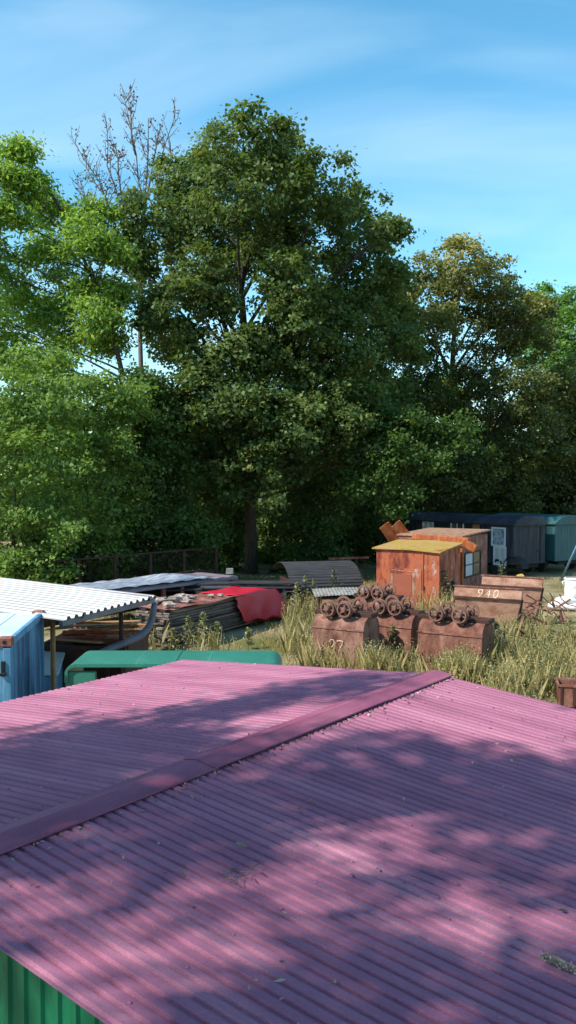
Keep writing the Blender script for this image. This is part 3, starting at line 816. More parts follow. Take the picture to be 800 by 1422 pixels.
# ------------------------------------------------------------------ low lean-to behind the stack, with sheeting
a = at(100, 827, 1.2); b = atd(326, 800, 33.0)
lsd = b - a; lsl = Vector((lsd.x, lsd.y, 0)).length; lrt = math.atan2(lsd.y, lsd.x)
ls = thing('lean_to', 'long low lean-to with a flat mauve grey roof behind the board stack', 'lean-to', (a.x, a.y, 0), lrt)
za, zb_ = a.z, b.z
mb = MB(); nw = 26
for i in range(nw + 1):
    for j in range(2): mb.v.append((i * lsl / nw, j * 1.8 - .1, za + (zb_ - za) * i / nw + .05 * j + (.02 if i % 2 else 0)))
for i in range(nw): mb.f.append((2 * i, 2 * i + 2, 2 * i + 3, 2 * i + 1))
mb.build('roof_panel', M['mauve'], ls, solid=.02)
mb = MB(); mb.beam((0, -.12, za - .06), (lsl, -.12, zb_ - .06), .08, .1); mb.split('eave_beam', M['mauve'], ls)
for k in (.02, .5, .62, .98):
    mb = MB(); zz = za + (zb_ - za) * k; mb.box((lsl * k, .0, zz / 2 - .05), (.14, .1, zz - .12)); mb.build('post', M['rustred'], ls)
mb = MB(); mb.box((lsl / 2, 1.66, .6), (lsl, .05, 1.15)); mb.build('back_wall', M['rustdark'], ls)
mb = MB(); nx, nyv = 24, 8
for i in range(nx):
    for j in range(nyv):
        x = .8 + i * (lsl - 2.4) / (nx - 1); y = -.16 + j * 1.7 / (nyv - 1); k = x / lsl
        mb.v.append((x, y, za + (zb_ - za) * k + .05 + .028 * j / 4 + .045 * abs(math.sin(i * .9 + j * .6)) + .16 * math.exp(-((i - 17) / 3) ** 2) * math.sin(j / 7 * 3.1)))
for i in range(nx - 1):
    for j in range(nyv - 1): mb.f.append((i * nyv + j, i * nyv + j + 1, (i + 1) * nyv + j + 1, (i + 1) * nyv + j))
o = mb.build('plastic_sheeting', M['tarpblue'], smooth=True, solid=.006); o.matrix_world = Matrix.Translation((a.x, a.y, 0)) @ Matrix.Rotation(lrt, 4, 'Z')
tag(o, 'crumpled pale blue grey sheeting spread on the low lean-to roof', 'sheeting')
mb = MB(); mb.box((0, 0, .11), (.28, .22, .22), bev=.02); o = mb.build('concrete_block', M['palesheet']); o.location = (b.x - .2, b.y + .2, b.z + .06)
tag(o, 'small pale block standing on the right end of the low lean-to roof', 'block')

# rusty frame fence against the bushes
fa, fb = atd(55, 803, 33.2), atd(300, 790, 37.5); fa.z = fb.z = 0; fd = fb - fa; fl_ = fd.length
fe = thing('rusty_fence', 'dark rusty pipe fence in front of the left bushes', 'fence', fa, math.atan2(fd.y, fd.x))
for k in np.linspace(0, 1, 6):
    mb = MB(); mb.box((fl_ * k, 0, .75 + .15 * k), (.12, .12, 1.5 + .3 * k)); mb.build('post', M['rustdark'], fe)
mb = MB()
for zz in (.5, 1.5): mb.beam((0, -.065, zz), (fl_, -.065, zz + .28), .05, .07)
mb.split('rail', M['rustdark'], fe)
mb = MB()
for i in range(80): mb.beam((fl_ * (i + .5) / 80, .0, .1), (fl_ * (i + .5) / 80, 0, 1.45 + .25 * i / 80), .012, .012)
mb.build('mesh_bars', M['rustdark'], fe)

# ------------------------------------------------------------------ flat piles of dark boards
for i, (px, py, ln, an, h) in enumerate(((300, 829, 3.4, .12, .3), (330, 826, 3.6, .05, .42), (365, 828, 3.0, -.1, .3), (290, 822, 3.2, .16, .52), (350, 820, 3.8, .06, .6),
                                       (385, 822, 2.6, -.05, .5), (320, 815, 3.6, .1, .66), (372, 814, 3.0, .0, .74), (340, 831, 2.8, .2, .22), (395, 829, 2.2, .05, .3))):
    h += .3; p = at(px, py - 4, h); mb = MB()
    for q in range(3): mb.box((random.uniform(-.2, .2), q * .22, random.uniform(-.01, .01) - q * .002), (ln * random.uniform(.85, 1.05), .2, .05), (random.uniform(-.03, .03), 0, random.uniform(-.02, .02)))
    mb.box((-ln * .3, .2, -h / 2 - .04), (.12, .5, h - .03)); mb.box((ln * .3, .2, -h / 2 - .04), (.12, .5, h - .03))
    o = mb.build('plank_bundle', M['boarddark']); o.location = p; o.rotation_euler = (0, 0, an)
    tag(o, 'dark weathered plank bundle in the low pile right of the lean-to', 'planks', 'plank bundles of the low dark pile')

# curved corrugated sheet shelter
p0 = at(404, 829, 0); p1 = at(505, 826, 0)
cs = thing('curved_shelter', 'low dark shelter made from a curved corrugated sheet', 'shelter', (p0.x, p0.y, 0), math.atan2(p1.y - p0.y, p1.x - p0.x))
ln = (p1 - p0).length; mb = MB(); na = 40
for i in range(na + 1):
    t = i / na; a_ = R(175 - 130 * t); r_ = 1.35 + (.03 if i % 2 else 0)
    for x in (0, ln): mb.v.append((x - .25 * t, 1.3 + r_ * math.cos(a_), .12 + .85 * r_ * math.sin(a_)))
for i in range(na): mb.f.append((2 * i, 2 * i + 1, 2 * i + 3, 2 * i + 2))
mb.build('roof_sheet', M['boarddark'], cs, solid=.01)  # dark grey sheet, its colour deepened in place of missing tree shade
mb = MB()
for x in (.1, ln - .1): mb.box((x, 1.3, .3), (.1, 2.2, .6))
mb.split('side_board', M['rustdark'], cs)

# dark crate with a pale sheet on top
p0 = at(443, 858, 0); p1 = at(527, 858, 0)
ck = thing('flat_rack', 'dark low rack covered by a bent pale sheet left of the rusty hut', 'rack', (p0.x, p0.y, 0), .06)
ln = (p1 - p0).length; p0z = 4.6 - (828 - HOR) / F * p0.y
mb = MB()
for x in (.05, ln / 2, ln - .05):
    for y in (.08, 1.0): mb.box((x, y, (p0z - .12) / 2), (.1, .1, p0z - .12))
mb.box((ln / 2, .55, p0z - .1), (ln, 1.1, .06)); mb.box((ln / 2, .5, .25), (ln, 1, .05)); mb.build('frame', M['rustdark'], ck)
mb = MB(); nx = 40
for i in range(nx + 1):
    x = -.15 + i * (ln + .3) / nx
    for j, y in enumerate((-.12, .4, 1.15)): mb.v.append((x, y, p0z - .02 + .05 * j + (.018 if i % 2 else 0) + .05 * math.sin(i / nx * 3)))
for i in range(nx):
    for j in range(2): mb.f.append((3 * i + j, 3 * i + 3 + j, 3 * i + 4 + j, 3 * i + 1 + j))
mb.build('cover_sheet', M['palesheet'], ck, solid=.01)

# rusty trestle
p0 = at(456, 806, 0)
tr_ = thing('trestle', 'rusty trestle rail on thin legs beneath the dark trees', 'trestle', (p0.x, p0.y, 0), .05)
zz = 4.6 - (776 - HOR) / F * p0.y
mb = MB(); mb.beam((0, 0, zz), (1.9, 0, zz + .05), .12, .1); mb.split('rail', M['rustred'], tr_)
for x in (.95, 1.25, 1.7):
    mb = MB(); mb.beam((x, -.1, 0), (x + .05, 0, zz - .05), .05, .05); mb.build('leg', M['rustdark'], tr_)

# ------------------------------------------------------------------ mine tubs
TR = R(-31)


def wheelset(par, x, w, z, rw, mat):
    """axle with two flanged wheels, seen from the wheel side"""
    mb = MB(); mb.tube([(x, -w / 2 - .1, z), (x, w / 2 + .1, z)], .03, 10); ax = mb.build('axle', mat, par, smooth=True)
    for s in (-1, 1):
        mb = MB(); y = s * w / 2
        pr = [(.035, y - .06), (.075, y - .055), (.08, y - .02), (.09, y - .012), (rw * .72, y - .012), (rw * .74, y - .04), (rw * .92, y - .04), (rw * .93, y + .015 * s), (rw * 1.08, y + .02), (rw * 1.08, y + .04), (rw * .72, y + .04), (rw * .7, y + .012), (.09, y + .012), (.075, y + .055), (.035, y + .06), (.035, y - .06)]
        if s > 0: pr = [(a, 2 * y - b) for a, b in pr]
        mb.lathe(pr, (x, 0, z), 'y', 22); mb.lathe([(.001, y - .1), (.034, y - .1), (.034, y + .1), (.001, y + .1)], (x, 0, z), 'y', 12)
        mb.build('wheel', mat, ax, smooth=False)


def tub(px, D, label, mat, L_=1.3, Wd_=.9, Hh=1.02, rot=TR, wb=.44, rw=.19, mark=None):
    """upturned mine tub: front left corner of its body at pixel column px, distance D"""
    p = atd(px, 900, D)
    t = thing('mine_tub', label, 'mine tub', (p.x, p.y, 0), rot, 'upturned mine tubs')
    # cross-section (y,z) with the rounded floor uppermost
    mb = MB(); rr = .34; poly = [(-.03, 0), (0, Hh)]
    for k in range(7):
        a = R(180 - 15 * k); poly.append((.02 + rr + rr * math.cos(a), Hh + .01 + rr * .85 * math.sin(a)))
    for k in range(7):
        a = R(90 - 15 * k); poly.append((Wd_ - .02 - rr + rr * math.cos(a), Hh + .01 + rr * .85 * math.sin(a)))
    poly += [(Wd_, Hh), (Wd_ + .03, 0)]
    mb.prism(poly, .0, L_); mb.build('body', mat, t, bevel=.025)
    mb = MB(); mb.box((L_ / 2, -.012, Hh + .005), (L_ + .03, .02, .035)); mb.box((L_ / 2, Wd_ + .012, Hh + .005), (L_ + .03, .02, .035))
    mb.box((L_ / 2, -.035, .06), (L_ + .06, .025, .1)); mb.box((L_ + .012, Wd_ / 2, .06), (.02, Wd_, .1))
    mb.split('rim_band', mat, t)
    zt = Hh + rr * .85 - .01
    mb = MB()
    for y in (.3, Wd_ - .3): mb.box((L_ / 2, y, zt + .05), (L_ + .16, .09, .1), bev=.012)
    mb.box((L_ + .06, Wd_ / 2, zt + .05), (.07, .4, .11), bev=.015); mb.box((-.06, Wd_ / 2, zt + .05), (.07, .4, .11), bev=.015)
    for x in (L_ / 2 - wb / 2, L_ / 2 + wb / 2):
        for y in (.16, Wd_ - .16): mb.box((x, y, zt + .09), (.16, .1, .2), bev=.03)
    mb.build('chassis', M['rustdark'], t)
    for x in (L_ / 2 - wb / 2 - .05, L_ / 2 + wb / 2 - .05):
        s = thing('wheelset', None, None, (0, Wd_ / 2, 0)); s.parent = t
        for k_ in ('category', 'label'): 
            if k_ in s: del s[k_]
        bpy.data.objects.remove(s)
        mb = MB(); mb.tube([(x, -.02, zt + .19), (x, Wd_ + .02, zt + .19)], .03, 10); ax = mb.build('axle', M['wheel'], t, smooth=True)
        for y, sg in ((.02, -1), (Wd_ - .02, 1)):
            mb = MB()
            f_ = 1 if sg < 0 else -1
            for pr in ([(rw * .78, -.045), (rw * .96, -.045), (rw * .97, .02), (rw * 1.12, .025), (rw * 1.12, .045), (rw * .8, .045), (rw * .78, -.045)],
                       [(.001, -.085), (.05, -.085), (.066, -.06), (.072, .05), (.001, .055)]):
                mb.lathe([(a, y + b * f_) for a, b in pr], (x, 0, zt + .19), 'y', 24)
            a0 = random.uniform(0, 6)
            for q in range(5):
                a = a0 + q * 2 * math.pi / 5; c_ = Vector((x, y, zt + .19)); d_ = Vector((math.cos(a), 0, math.sin(a)))
                mb.beam(c_ + d_ * .06, c_ + d_ * rw * .8, .028, .04, up=(0, 1, 0))
            mb.build('wheel', M['wheel'], ax)
    if mark == '27':
        mb = MB()
        for st in ([(.42, .62), (.46, .68), (.53, .68), (.56, .62), (.53, .55), (.47, .49), (.42, .44), (.5, .43), (.57, .45)], [(.63, .66), (.7, .68), (.78, .66), (.76, .57), (.71, .5), (.68, .42)]):
            mb.tube([(x, -.0 - .0 - .006 - (.018 - .03 * (1 - z / Hh)) * 0 - .03 * (1 - z / Hh), z) for x, z in [(x_ + .05, z_ + .17) for x_, z_ in st]], .017, 6)
        mb.build('chalk_mark', M['chalk'], t)
    return t


def place_at_top(px, py, z):   # ground position under a point of the photo at height z
    return at(px, py, z)


tub(434, 20.7, 'upturned mine tub with a white chalk mark on its sunlit side', M['tub'], L_=1.36, Hh=1.12, mark='27')
tub(508, 21.9, 'upturned mine tub half hidden behind the chalk marked one', M['tubred'], L_=1.25, Hh=.98)
tub(489, 24.8, 'rearmost upturned mine tub showing little more than its wheels', M['tubred'], L_=1.25, Hh=.98)
tub(580, 20.7, 'upturned red brown mine tub in front of the tipped skip marked 940', M['tubred'], L_=1.6, wb=.58, Hh=1.0)

# tipping skips lying on their sides
def vskip(pxl, pyl, D, z, ln, label, num=None, rot=R(-28)):
    p = atd(pxl, pyl, D)
    t = thing('tipping_skip', label, 'skip', (p.x, p.y, 0), rot, 'tipped V skips')
    # section (y,z): near rim band, undercut side, back slope
    poly = [(0, z), (-.1, z - .3), (.16, .0), (.75, .02), (.9, .4), (.08, z)]
    mb = MB(); mb.prism(poly, 0, ln); ins = lambda zz: .3 * max(0, (z - .3 - zz) / (z - .3))
    mb.v = [(min(max(x, ins(zz)), ln - ins(zz)), y, zz) for x, y, zz in mb.v]
    mb.build('body', M['skip'], t, bevel=.012)
    mb = MB(); mb.prism([(-.03, z + .0), (-.03, z + .035), (.13, z + .035), (.13, z + .005)], -.04, ln + .04)
    mb.build('rim', M['tubred'], t, bevel=.006)
    mb = MB(); mb.prism([(-.14, z - .33), (-.14, z - .285), (-.09, z - .27), (-.085, z - .33)], -.02, ln + .02); mb.build('edge_bar', M['rustdark'], t)
    mb = MB()
    mb.beam((ln + .01, .0, z - .3), (ln - .27, .4, .1), .05, .03); mb.build('end_rib', M['rustdark'], t)
    if num:
        cu = bpy.data.curves.new('painted_number', 'FONT'); cu.body = num; cu.size = .37; cu.extrude = .002; cu.space_character = 1.3; cu.shear = .15
        tmp = bpy.data.objects.new('painted_number', cu); COL.objects.link(tmp)
        dg = bpy.context.evaluated_depsgraph_get(); me = bpy.data.meshes.new_from_object(tmp.evaluated_get(dg)); bpy.data.objects.remove(tmp)
        me.materials.clear(); me.materials.append(M['chalk'])
        o = bpy.data.objects.new('painted_number', me); COL.objects.link(o); o.parent = t
        tilt = math.atan2(.1, .3)
        o.location = (ln * .34, -.1, z - .275); o.rotation_euler = (R(90) - tilt, 0, 0)
    return t


vskip(631, 880, 26.3, 1.42, 2.05, 'tan rusty tipping skip on its side with 940 painted on the rim', '940')
vskip(669, 870, 28.8, 1.47, 2.0, 'unmarked tan rusty tipping skip behind the one painted 940')

# ------------------------------------------------------------------ orange rust hut
HR = R(-31); p0 = at(610, 847, 0)
hut = thing('rusty_hut', 'orange rusted sheet metal hut with a mossy yellow roof', 'hut', (p0.x, p0.y, 0), HR)
HW, HD, HH = 2.5, 2.2, 2.13
# local: front right corner at origin, front runs to -x, depth +y
mb = MB(); mb.prism([(0, 0), (HD, 0), (HD, HH + .12), (0, HH)], -HW, 0); mb.build('wall', M['hutrust'], hut, bevel=.015)
mb = MB()
rv = [(-HW - .14, -.1, HH + .03), (-HW * .45, -.1, HH + .045), (.07, -.1, HH - .03), (-HW - .14, HD + .1, HH + .2), (-HW * .45, HD + .1, HH + .22), (.07, HD + .1, HH + .16)]
mb.add(rv + [(x, y, z - .05) for x, y, z in rv], [(0, 1, 4, 3), (1, 2, 5, 4), (6, 9, 10, 7), (7, 10, 11, 8), (0, 6, 7, 1), (1, 7, 8, 2), (3, 4, 10, 9), (4, 5, 11, 10), (0, 3, 9, 6), (2, 8, 11, 5)])
mb.build('roof', M['mossroof'], hut)
mb = MB(); mb.box((-1.3, -.015, .72), (1.25, .03, 1.42), bev=.006); dr = mb.build('door', M['hutrust'], hut)
mb = MB(); mb.box((-1.42, -.036, .82), (.72, .014, .8), bev=.004); mb.build('cover_plate', M['patch'], dr)
mb = MB()
for x in (-1.86, -.98):
    mb.box((x, -.0355, .85), (.09, .012, .75), (0, 0.03, 0))
mb.box((-1.38, -.036, 1.34), (1.0, .016, .03), (0, .05, 0)); mb.split('weld_strip', M['palerust'], dr)
mb = MB(); mb.box((-.63, -.02, 1.06), (.045, .035, 2.1)); mb.build('corner_strip', M['rust'], hut)
mb = MB(); mb.box((-.6, -.045, .75), (.03, .03, .2)); mb.build('handle', M['rustdark'], dr)

# channels leaning behind the hut
for (pa, pb, d, lb) in (((548, 751), (533, 729), 35.2, 'left one of two rusty channels sticking up behind the orange hut'),
                        ((567, 750), (549, 727), 35.6, 'right one of two rusty channels sticking up behind the orange hut')):
    tp = atd(pb[0], pb[1], d); bt = atd(pa[0], pa[1], d + .2); dr_ = (bt - tp).normalized(); bt2 = tp + dr_ * (tp.z / -dr_.z) if dr_.z < 0 else bt
    ln = (bt2 - tp).length; mb = MB()
    mb.beam((0, 0, 0), dr_ * ln, .44, .03, up=(0, -1, .2)); 
    y_ = Vector((0, -1, .2)).cross(dr_).normalized(); 
    zz = dr_.cross(y_)
    for s in (-1, 1): mb.beam(y_ * .2 * s + zz * .065, dr_ * ln + y_ * .2 * s + zz * .065, .03, .1, up=tuple(zz))
    o = mb.build('rusty_channel', M['rust']); o.location = tp; tag(o, lb, 'steel channel')

# second rusty cabin with a window
p0 = at(637, 835, 0); p0 = atd(637, 835, 33.9); p0.z = 0
cab = thing('rusty_cabin', 'red brown rusty cabin with a glazed side behind the orange hut', 'cabin', p0, HR)
CBH = 2.42
mb = MB(); mb.box((-1.3, 1.8, CBH / 2), (2.6, 3.5, CBH)); mb.build('wall', M['rustred'], cab, bevel=.02)
mb = MB(); mb.prism([(-.0, CBH + .004), (3.62, CBH + .1), (3.62, CBH + .17), (-.0, CBH + .07)], -2.7, .12); mb.build('roof', M['palerust'], cab, bevel=.01)
mb = MB()
for y, z0, w, h in ((1.6, 1.75, 1.95, .06), (1.6, .78, 1.95, .06)): mb.box((.02, y, z0), (.05, w, h))
for y in (.65, 1.6, 2.55): mb.box((.02, y, 1.265), (.05, .06, .91))
mb.box((.021, 1.6, 1.27), (.04, 1.8, .035))
wf = mb.build('window', M['rustdark'], cab)
mb = MB(); mb.box((.012, 2.08, 1.27), (.012, .88, .9)); mb.build('pane', M['glass'], wf)
mb = MB(); mb.box((.012, 1.13, 1.27), (.012, .88, .9)); mb.build('pane', M['curtain_and_glare'], wf)  # pale pane paints the white reflection on this half of the glass
mb = MB(); f0 = p0
loc = lambda px, py, d: (Matrix.Translation(p0) @ Matrix.Rotation(HR, 4, 'Z')).inverted() @ atd(px, py, d)
mb.beam(loc(574, 745, 35.0), loc(652, 751, 33.5), .3, .22, .02); mb.beam(loc(643, 753, 33.4), loc(661, 763, 33.2), .36, .3, .03)
mb.build('awning_arm', M['rust'], cab)
mb = MB(); mb.beam(loc(641, 762, 33.35), loc(641, 838, 33.35), .12, .12, .01); mb.build('awning_post', M['rust'], cab)

# ------------------------------------------------------------------ works trailers
WR = R(-58)


def wheel_big(par, x, y, r=.42):
    mb = MB(); mb.lathe([(.05, -.1), (r * .55, -.1), (r * .6, -.12), (r * .95, -.11), (r, -.07), (r, .07), (r * .95, .11), (r * .6, .12), (.05, .1)], (x, y, r), 'y', 26); w = mb.build('wheel', M['tyre'], par)
    mb = MB(); mb.lathe([(.001, -.125), (.09, -.125), (.1, -.1), (r * .55, -.085), (r * .56, .08), (.001, .08)], (x, y, r), 'y', 18); mb.build('rim', M['wagonend'], w)


def trailer(px, D, label, side, end, roofm, ln, wd, z0, zE, zT, windows, loc_top):
    p = atd(px, 800, D); p.z = 0
    t = thing('works_trailer', label, 'trailer', p, WR, 'old works trailers')
    # local: near corner origin, long side to -x, end to +y
    mb = MB(); mb.box((-ln / 2, wd / 2, (z0 + zE) / 2), (ln, wd, zE - z0)); mb.build('body', side, t, bevel=.03)
    mb = MB()
    nb = 11
    for i in range(nb): mb.box((.012, wd * (i + .5) / nb, (z0 + zE) / 2), (.02, wd / nb - .012, zE - z0 - .04))
    mb.build('end_boards', end, t)
    mb = MB(); poly = []
    for k in range(11):
        a = -1 + 2 * k / 10; poly.append((wd / 2 + a * (wd / 2 + .12), zE + .02 + (zT - zE) * (1 - abs(a) ** 3.4)))
    poly += [(wd + .1, zE - .04), (-.1, zE - .04)][::1]
    mb.prism(poly, -ln - .1, .14); mb.build('roof', roofm, t, bevel=.01)
    mb = MB(); mb.box((-ln / 2, wd / 2, z0 - .1), (ln - .2, wd * .7, .16)); mb.build('chassis', M['dark'], t)
    for x in (-1.0, -ln + 1.0):
        for y in (.1, wd - .1): wheel_big(t, x, y)
    for (x, z, w, h, kind) in windows:
        mb = MB()
        for s in (-1, 1):
            mb.box((x + s * (w / 2 - .04), -.02, z), (.08, .05, h)); mb.box((x, -.021, z + s * (h / 2 - .04)), (w - .16, .05, .08))
        if kind != 'board': mb.box((x, -.019, z), (.04, .045, h - .1))
        wn = mb.build('window', M['whitepaint'], t)
        mb = MB(); mb.box((x, -.006, z), (w - .1, .012, h - .1)); mb.build('pane', M[{'board': 'poster', 'curtain_and_glare': 'curtain_and_glare', 'glass': 'glass'}[kind]], wn)
    return t, p


tr1, tp = trailer(712, 42, 'dark blue black works trailer with a curved roof and white windows', M['wagon'], M['wagonend'], M['wagonroof'], 8.2, 2.25, .55, 2.5, 2.92,
                  [(-.95, 1.9, .95, .95, 'board'), (-.85, .95, .85, .95, 'curtain_and_glare'), (-3.9, 2.2, 1.0, .75, 'glass'), (-6.2, 2.2, .9, .7, 'curtain_and_glare')], 0)
mb = MB(); mb.box((-2.5, -.02, 2.2), (.5, .03, .5)); mb.build('wood_patch', M['ochre'], tr1)
mb = MB(); mb.box((.03, wd_ if False else 1.9, 1.5), (.03, .06, 1.8)); mb.box((.03, 1.72, 1.2), (.04, .12, .05)); mb.build('door_edge', M['dark'], tr1)
mb = MB()
for i in range(9):
    a = R(180 * i / 8); b_ = R(180 * (i + 1) / 8)
    mb.add([(-.55 + .62 * math.cos(a) + .6, -.1, .42 + .55 * math.sin(a)), (-.55 + .62 * math.cos(b_) + .6, -.1, .42 + .55 * math.sin(b_)), (-.55 + .62 * math.cos(b_) + .6, .4, .42 + .55 * math.sin(b_)), (-.55 + .62 * math.cos(a) + .6, .4, .42 + .55 * math.sin(a))], [(0, 1, 2, 3)])
mb.build('mudguard', M['tyre'], tr1, solid=.02)
tr2, _ = trailer(770, 43.5, 'dark teal works trailer standing behind the blue black one', M['teal'], M['teal'], M['teal'], 4.5, 2.5, .6, 2.5, 2.9, [], 0)

# light blue leaning pole
pa, pb = at(779, 806, .0), atd(803, 754, 37.5)
mb = MB(); mb.tube([Vector(), (pb - pa)], .05, 8); o = mb.build('leaning_pole', M['skyblue'], smooth=True); o.location = pa
tag(o, 'light blue steel pole leaning against the teal trailer', 'pole')

# white barrel on bags
pb = at(790, 846, 0)
for i, (dx, dy, z, sx, sy) in enumerate(((-.25, 0, 0, .5, .34), (.3, -.08, 0, .52, .36), (.1, .35, 0, .5, .34), (.85, .1, 0, .5, .36), (.05, .08, .2, .52, .36), (.6, .15, .2, .5, .34))):
    mb = MB(); nu, nv = 14, 8; o_ = 0
    for a in range(nv + 1):
        ph = math.pi * a / nv
        for b_ in range(nu):
            th = 2 * math.pi * b_ / nu; sgn = lambda v, e: math.copysign(abs(v) ** e, v)
            mb.v.append((sx * sgn(math.sin(ph), .6) * sgn(math.cos(th), .6), sy * sgn(math.sin(ph), .6) * sgn(math.sin(th), .6), .13 * sgn(math.cos(ph), .7) * (1 + .15 * math.sin(th * 3 + i)) + .13))
    for a in range(nv):
        for b_ in range(nu): mb.f.append((a * nu + b_, a * nu + (b_ + 1) % nu, (a + 1) * nu + (b_ + 1) % nu, (a + 1) * nu + b_))
    o = mb.build('sack', M['white'], smooth=True); o.location = (pb.x + dx, pb.y + dy, z); o.rotation_euler = (0, 0, random.uniform(-.4, .4))
    tag(o, 'crumpled white sack in the heap under the white barrel', 'sack', 'white sacks under the barrel')
bx = atd(797, 828, pb.y + .1)
brl = thing('barrel', 'dirty white plastic barrel standing on white sacks', 'barrel', (bx.x, bx.y, .42))
mb = MB(); mb.lathe([(.001, 0), (.3, 0), (.33, .03), (.34, .3), (.335, .31), (.335, .34), (.34, .35), (.34, .62), (.31, .68), (.28, .69), (.001, .69)], (0, 0, 0), 'z', 24); mb.build('body', M['white'], brl, smooth=True)
mb = MB(); mb.lathe([(.28, .65), (.35, .65), (.36, .67), (.35, .71), (.28, .71)], (0, 0, 0), 'z', 24); mb.build('rim', M['white'], brl, smooth=True)
mb = MB(); mb.tube([(-.33, 0, .6), (-.42, 0, .57), (-.42, 0, .5), (-.33, 0, .47)], .025, 8); mb.build('handle', M['white'], brl, smooth=True)

# yellow bracket behind the rear skip
p0 = at(716, 838, 0)
yb = thing('yellow_bracket', 'yellow painted steel bracket poking up behind the rear tipping skip', 'bracket', p0, R(-20))
zz = 4.6 - (797 - HOR) / F * p0.y
mb = MB(); mb.prism([(0, 0), (.06, 0), (.06, zz - .4), (0, zz - .4)], -.05, .05); mb.build('post', M['yellow'], yb)
mb = MB()
pl = [(-.28, zz - .4), (.3, zz - .4), (.3, zz - .05), (.22, zz), (.05, zz - .04)]
n = len(pl); mb.add([(x, .02, z) for x, z in pl] + [(x, .09, z) for x, z in pl], [tuple(range(n)), tuple(range(n, 2 * n))[::-1]] + [(i, (i + 1) % n, n + (i + 1) % n, n + i) for i in range(n)])
pt = mb.build('plate', M['yellow'], yb, bevel=.01)
mb = MB(); mb.lathe([(.001, .015), (.06, .015), (.06, .1), (.001, .1)], (.14, 0, zz - .2), 'y', 16); mb.build('pin_hole', M['dark'], pt)

# scrap heap on the right
for i in range(26):
    px, py = random.uniform(718, 800), random.uniform(846, 888); h = random.uniform(.2, .75); p = at(px, py - 6, h); mb = MB(); kd = i % 3
    if kd == 0:
        mb.beam((0, 0, 0), (random.uniform(-.7, .7), random.uniform(-.3, .3), random.uniform(.1, .5)), .06, .06, .006); nm, lb, ct = 'scrap_bar', 'bent rusty bar sticking out of the weedy scrap heap', 'scrap bar'
    elif kd == 1:
        mb.box((0, 0, 0), (random.uniform(.35, .8), random.uniform(.25, .5), .02), (random.uniform(-.8, .8), random.uniform(-.6, .6), random.uniform(0, 3))); nm, lb, ct = 'scrap_plate', 'crooked rusty plate in the weedy scrap heap', 'scrap plate'
    else:
        pts = [Vector((.35 * math.cos(t * .7) + random.uniform(-.1, .1), .2 * math.sin(t * .9), .12 * t + random.uniform(-.1, .1))) for t in range(6)]
        mb.tube(pts, .018, 6); nm, lb, ct = 'scrap_wire', 'tangled rusty wire in the weedy scrap heap', 'scrap wire'
    o = mb.build(nm, M[('rustred', 'tubred', 'tub')[(i // 3) % 3]]); o.location = p; tag(o, lb, ct, ct + 's in the scrap heap')
# rusty bracket beside the front tub
p0 = at(640, 921, 0); mb = MB(); mb.beam((.25, 0, 0), (.25, 0, .62), .035, .035); mb.beam((.25, 0, .62), (-.1, 0, .38), .03, .03); mb.beam((-.1, 0, .38), (-.08, 0, .0), .02, .02)
o = mb.build('angle_bracket', M['rustdark']); o.location = p0; tag(o, 'thin dark angle bracket standing before the red brown tub', 'bracket')
# rusty open box by the roof
p0 = at(776, 976, .1); p0.z = 0
rb = thing('rusty_box', 'open red brown metal box in the weeds beside the roof edge', 'box', p0, R(-14))
mb = MB()
for y in (0, .62): mb.box((.5, y, .24), (1.0, .02, .42))
for x in (0.0, 1.0): mb.box((x, .31, .24), (.02, .6, .42))
mb.box((.5, .31, .05), (.97, .6, .03)); mb.build('body', M['tubred'], rb)
mb = MB()
for y in (-.012, .632): mb.box((.5, y, .46), (1.06, .045, .04))
for x in (-.012, 1.012): mb.box((x, .31, .461), (.045, .6, .04))
mb.build('rim', M['rustred'], rb)
mb = MB(); mb.box((.3, -.02, .25), (.06, .03, .36)); mb.box((.05, -.02, .25), (.04, .03, .36)); mb.split('rib', M['rustdark'], rb)

exec_veg = True
# ------------------------------------------------------------------ trees
def top_brown_and_lit(y0, y1):           # browned top leaves, and the sunlit top painted on the right edge tree
    def fn(C, Ti):
        _, py = proj(C); return Ti + np.clip((y1 - py) / (y1 - y0), 0, 1) * .42
    return fn


MAPLE = [(340, 192, 42), (300, 212, 42), (385, 192, 28), (255, 240, 40), (395, 235, 46), (452, 255, 44), (330, 258, 56), (212, 296, 42), (268, 305, 50), (188, 345, 32),
         (498, 298, 40), (530, 312, 20), (430, 320, 54), (500, 362, 46), (535, 375, 24), (225, 372, 44), (282, 372, 36), (400, 372, 40), (462, 410, 50), (522, 430, 42), (375, 320, 50), (330, 330, 44),
         (238, 480, 38), (318, 505, 46), (268, 548, 50), (385, 520, 46), (455, 490, 42), (505, 515, 40), (420, 590, 54), (340, 600, 58), (262, 630, 52), (480, 590, 44), (300, 690, 50), (395, 680, 55), (465, 670, 46),
         (225, 425, 26), (420, 450, 30), (515, 640, 40), (345, 560, 40), (345, 660, 50), (430, 720, 44), (255, 700, 46), (440, 440, 36, -2.5), (480, 480, 38, -3.5), (430, 530, 40, -3), (475, 570, 42, -4), (505, 430, 36, -2), (390, 480, 30, -2.5), (300, 400, 26, -3), (390, 410, 30, -4), (330, 490, 34, -4.5), (420, 440, 30, -4), (270, 470, 28, -3.5), (300, 560, 44, -5), (250, 580, 36, -4), (400, 590, 40, -5), (370, 560, 36, -5), (300, 430, 24, -4), (240, 430, 34), (310, 360, 36), (360, 480, 34), (290, 600, 40), (370, 250, 44), (300, 270, 40), (510, 560, 42), (540, 480, 36), (540, 600, 36)]
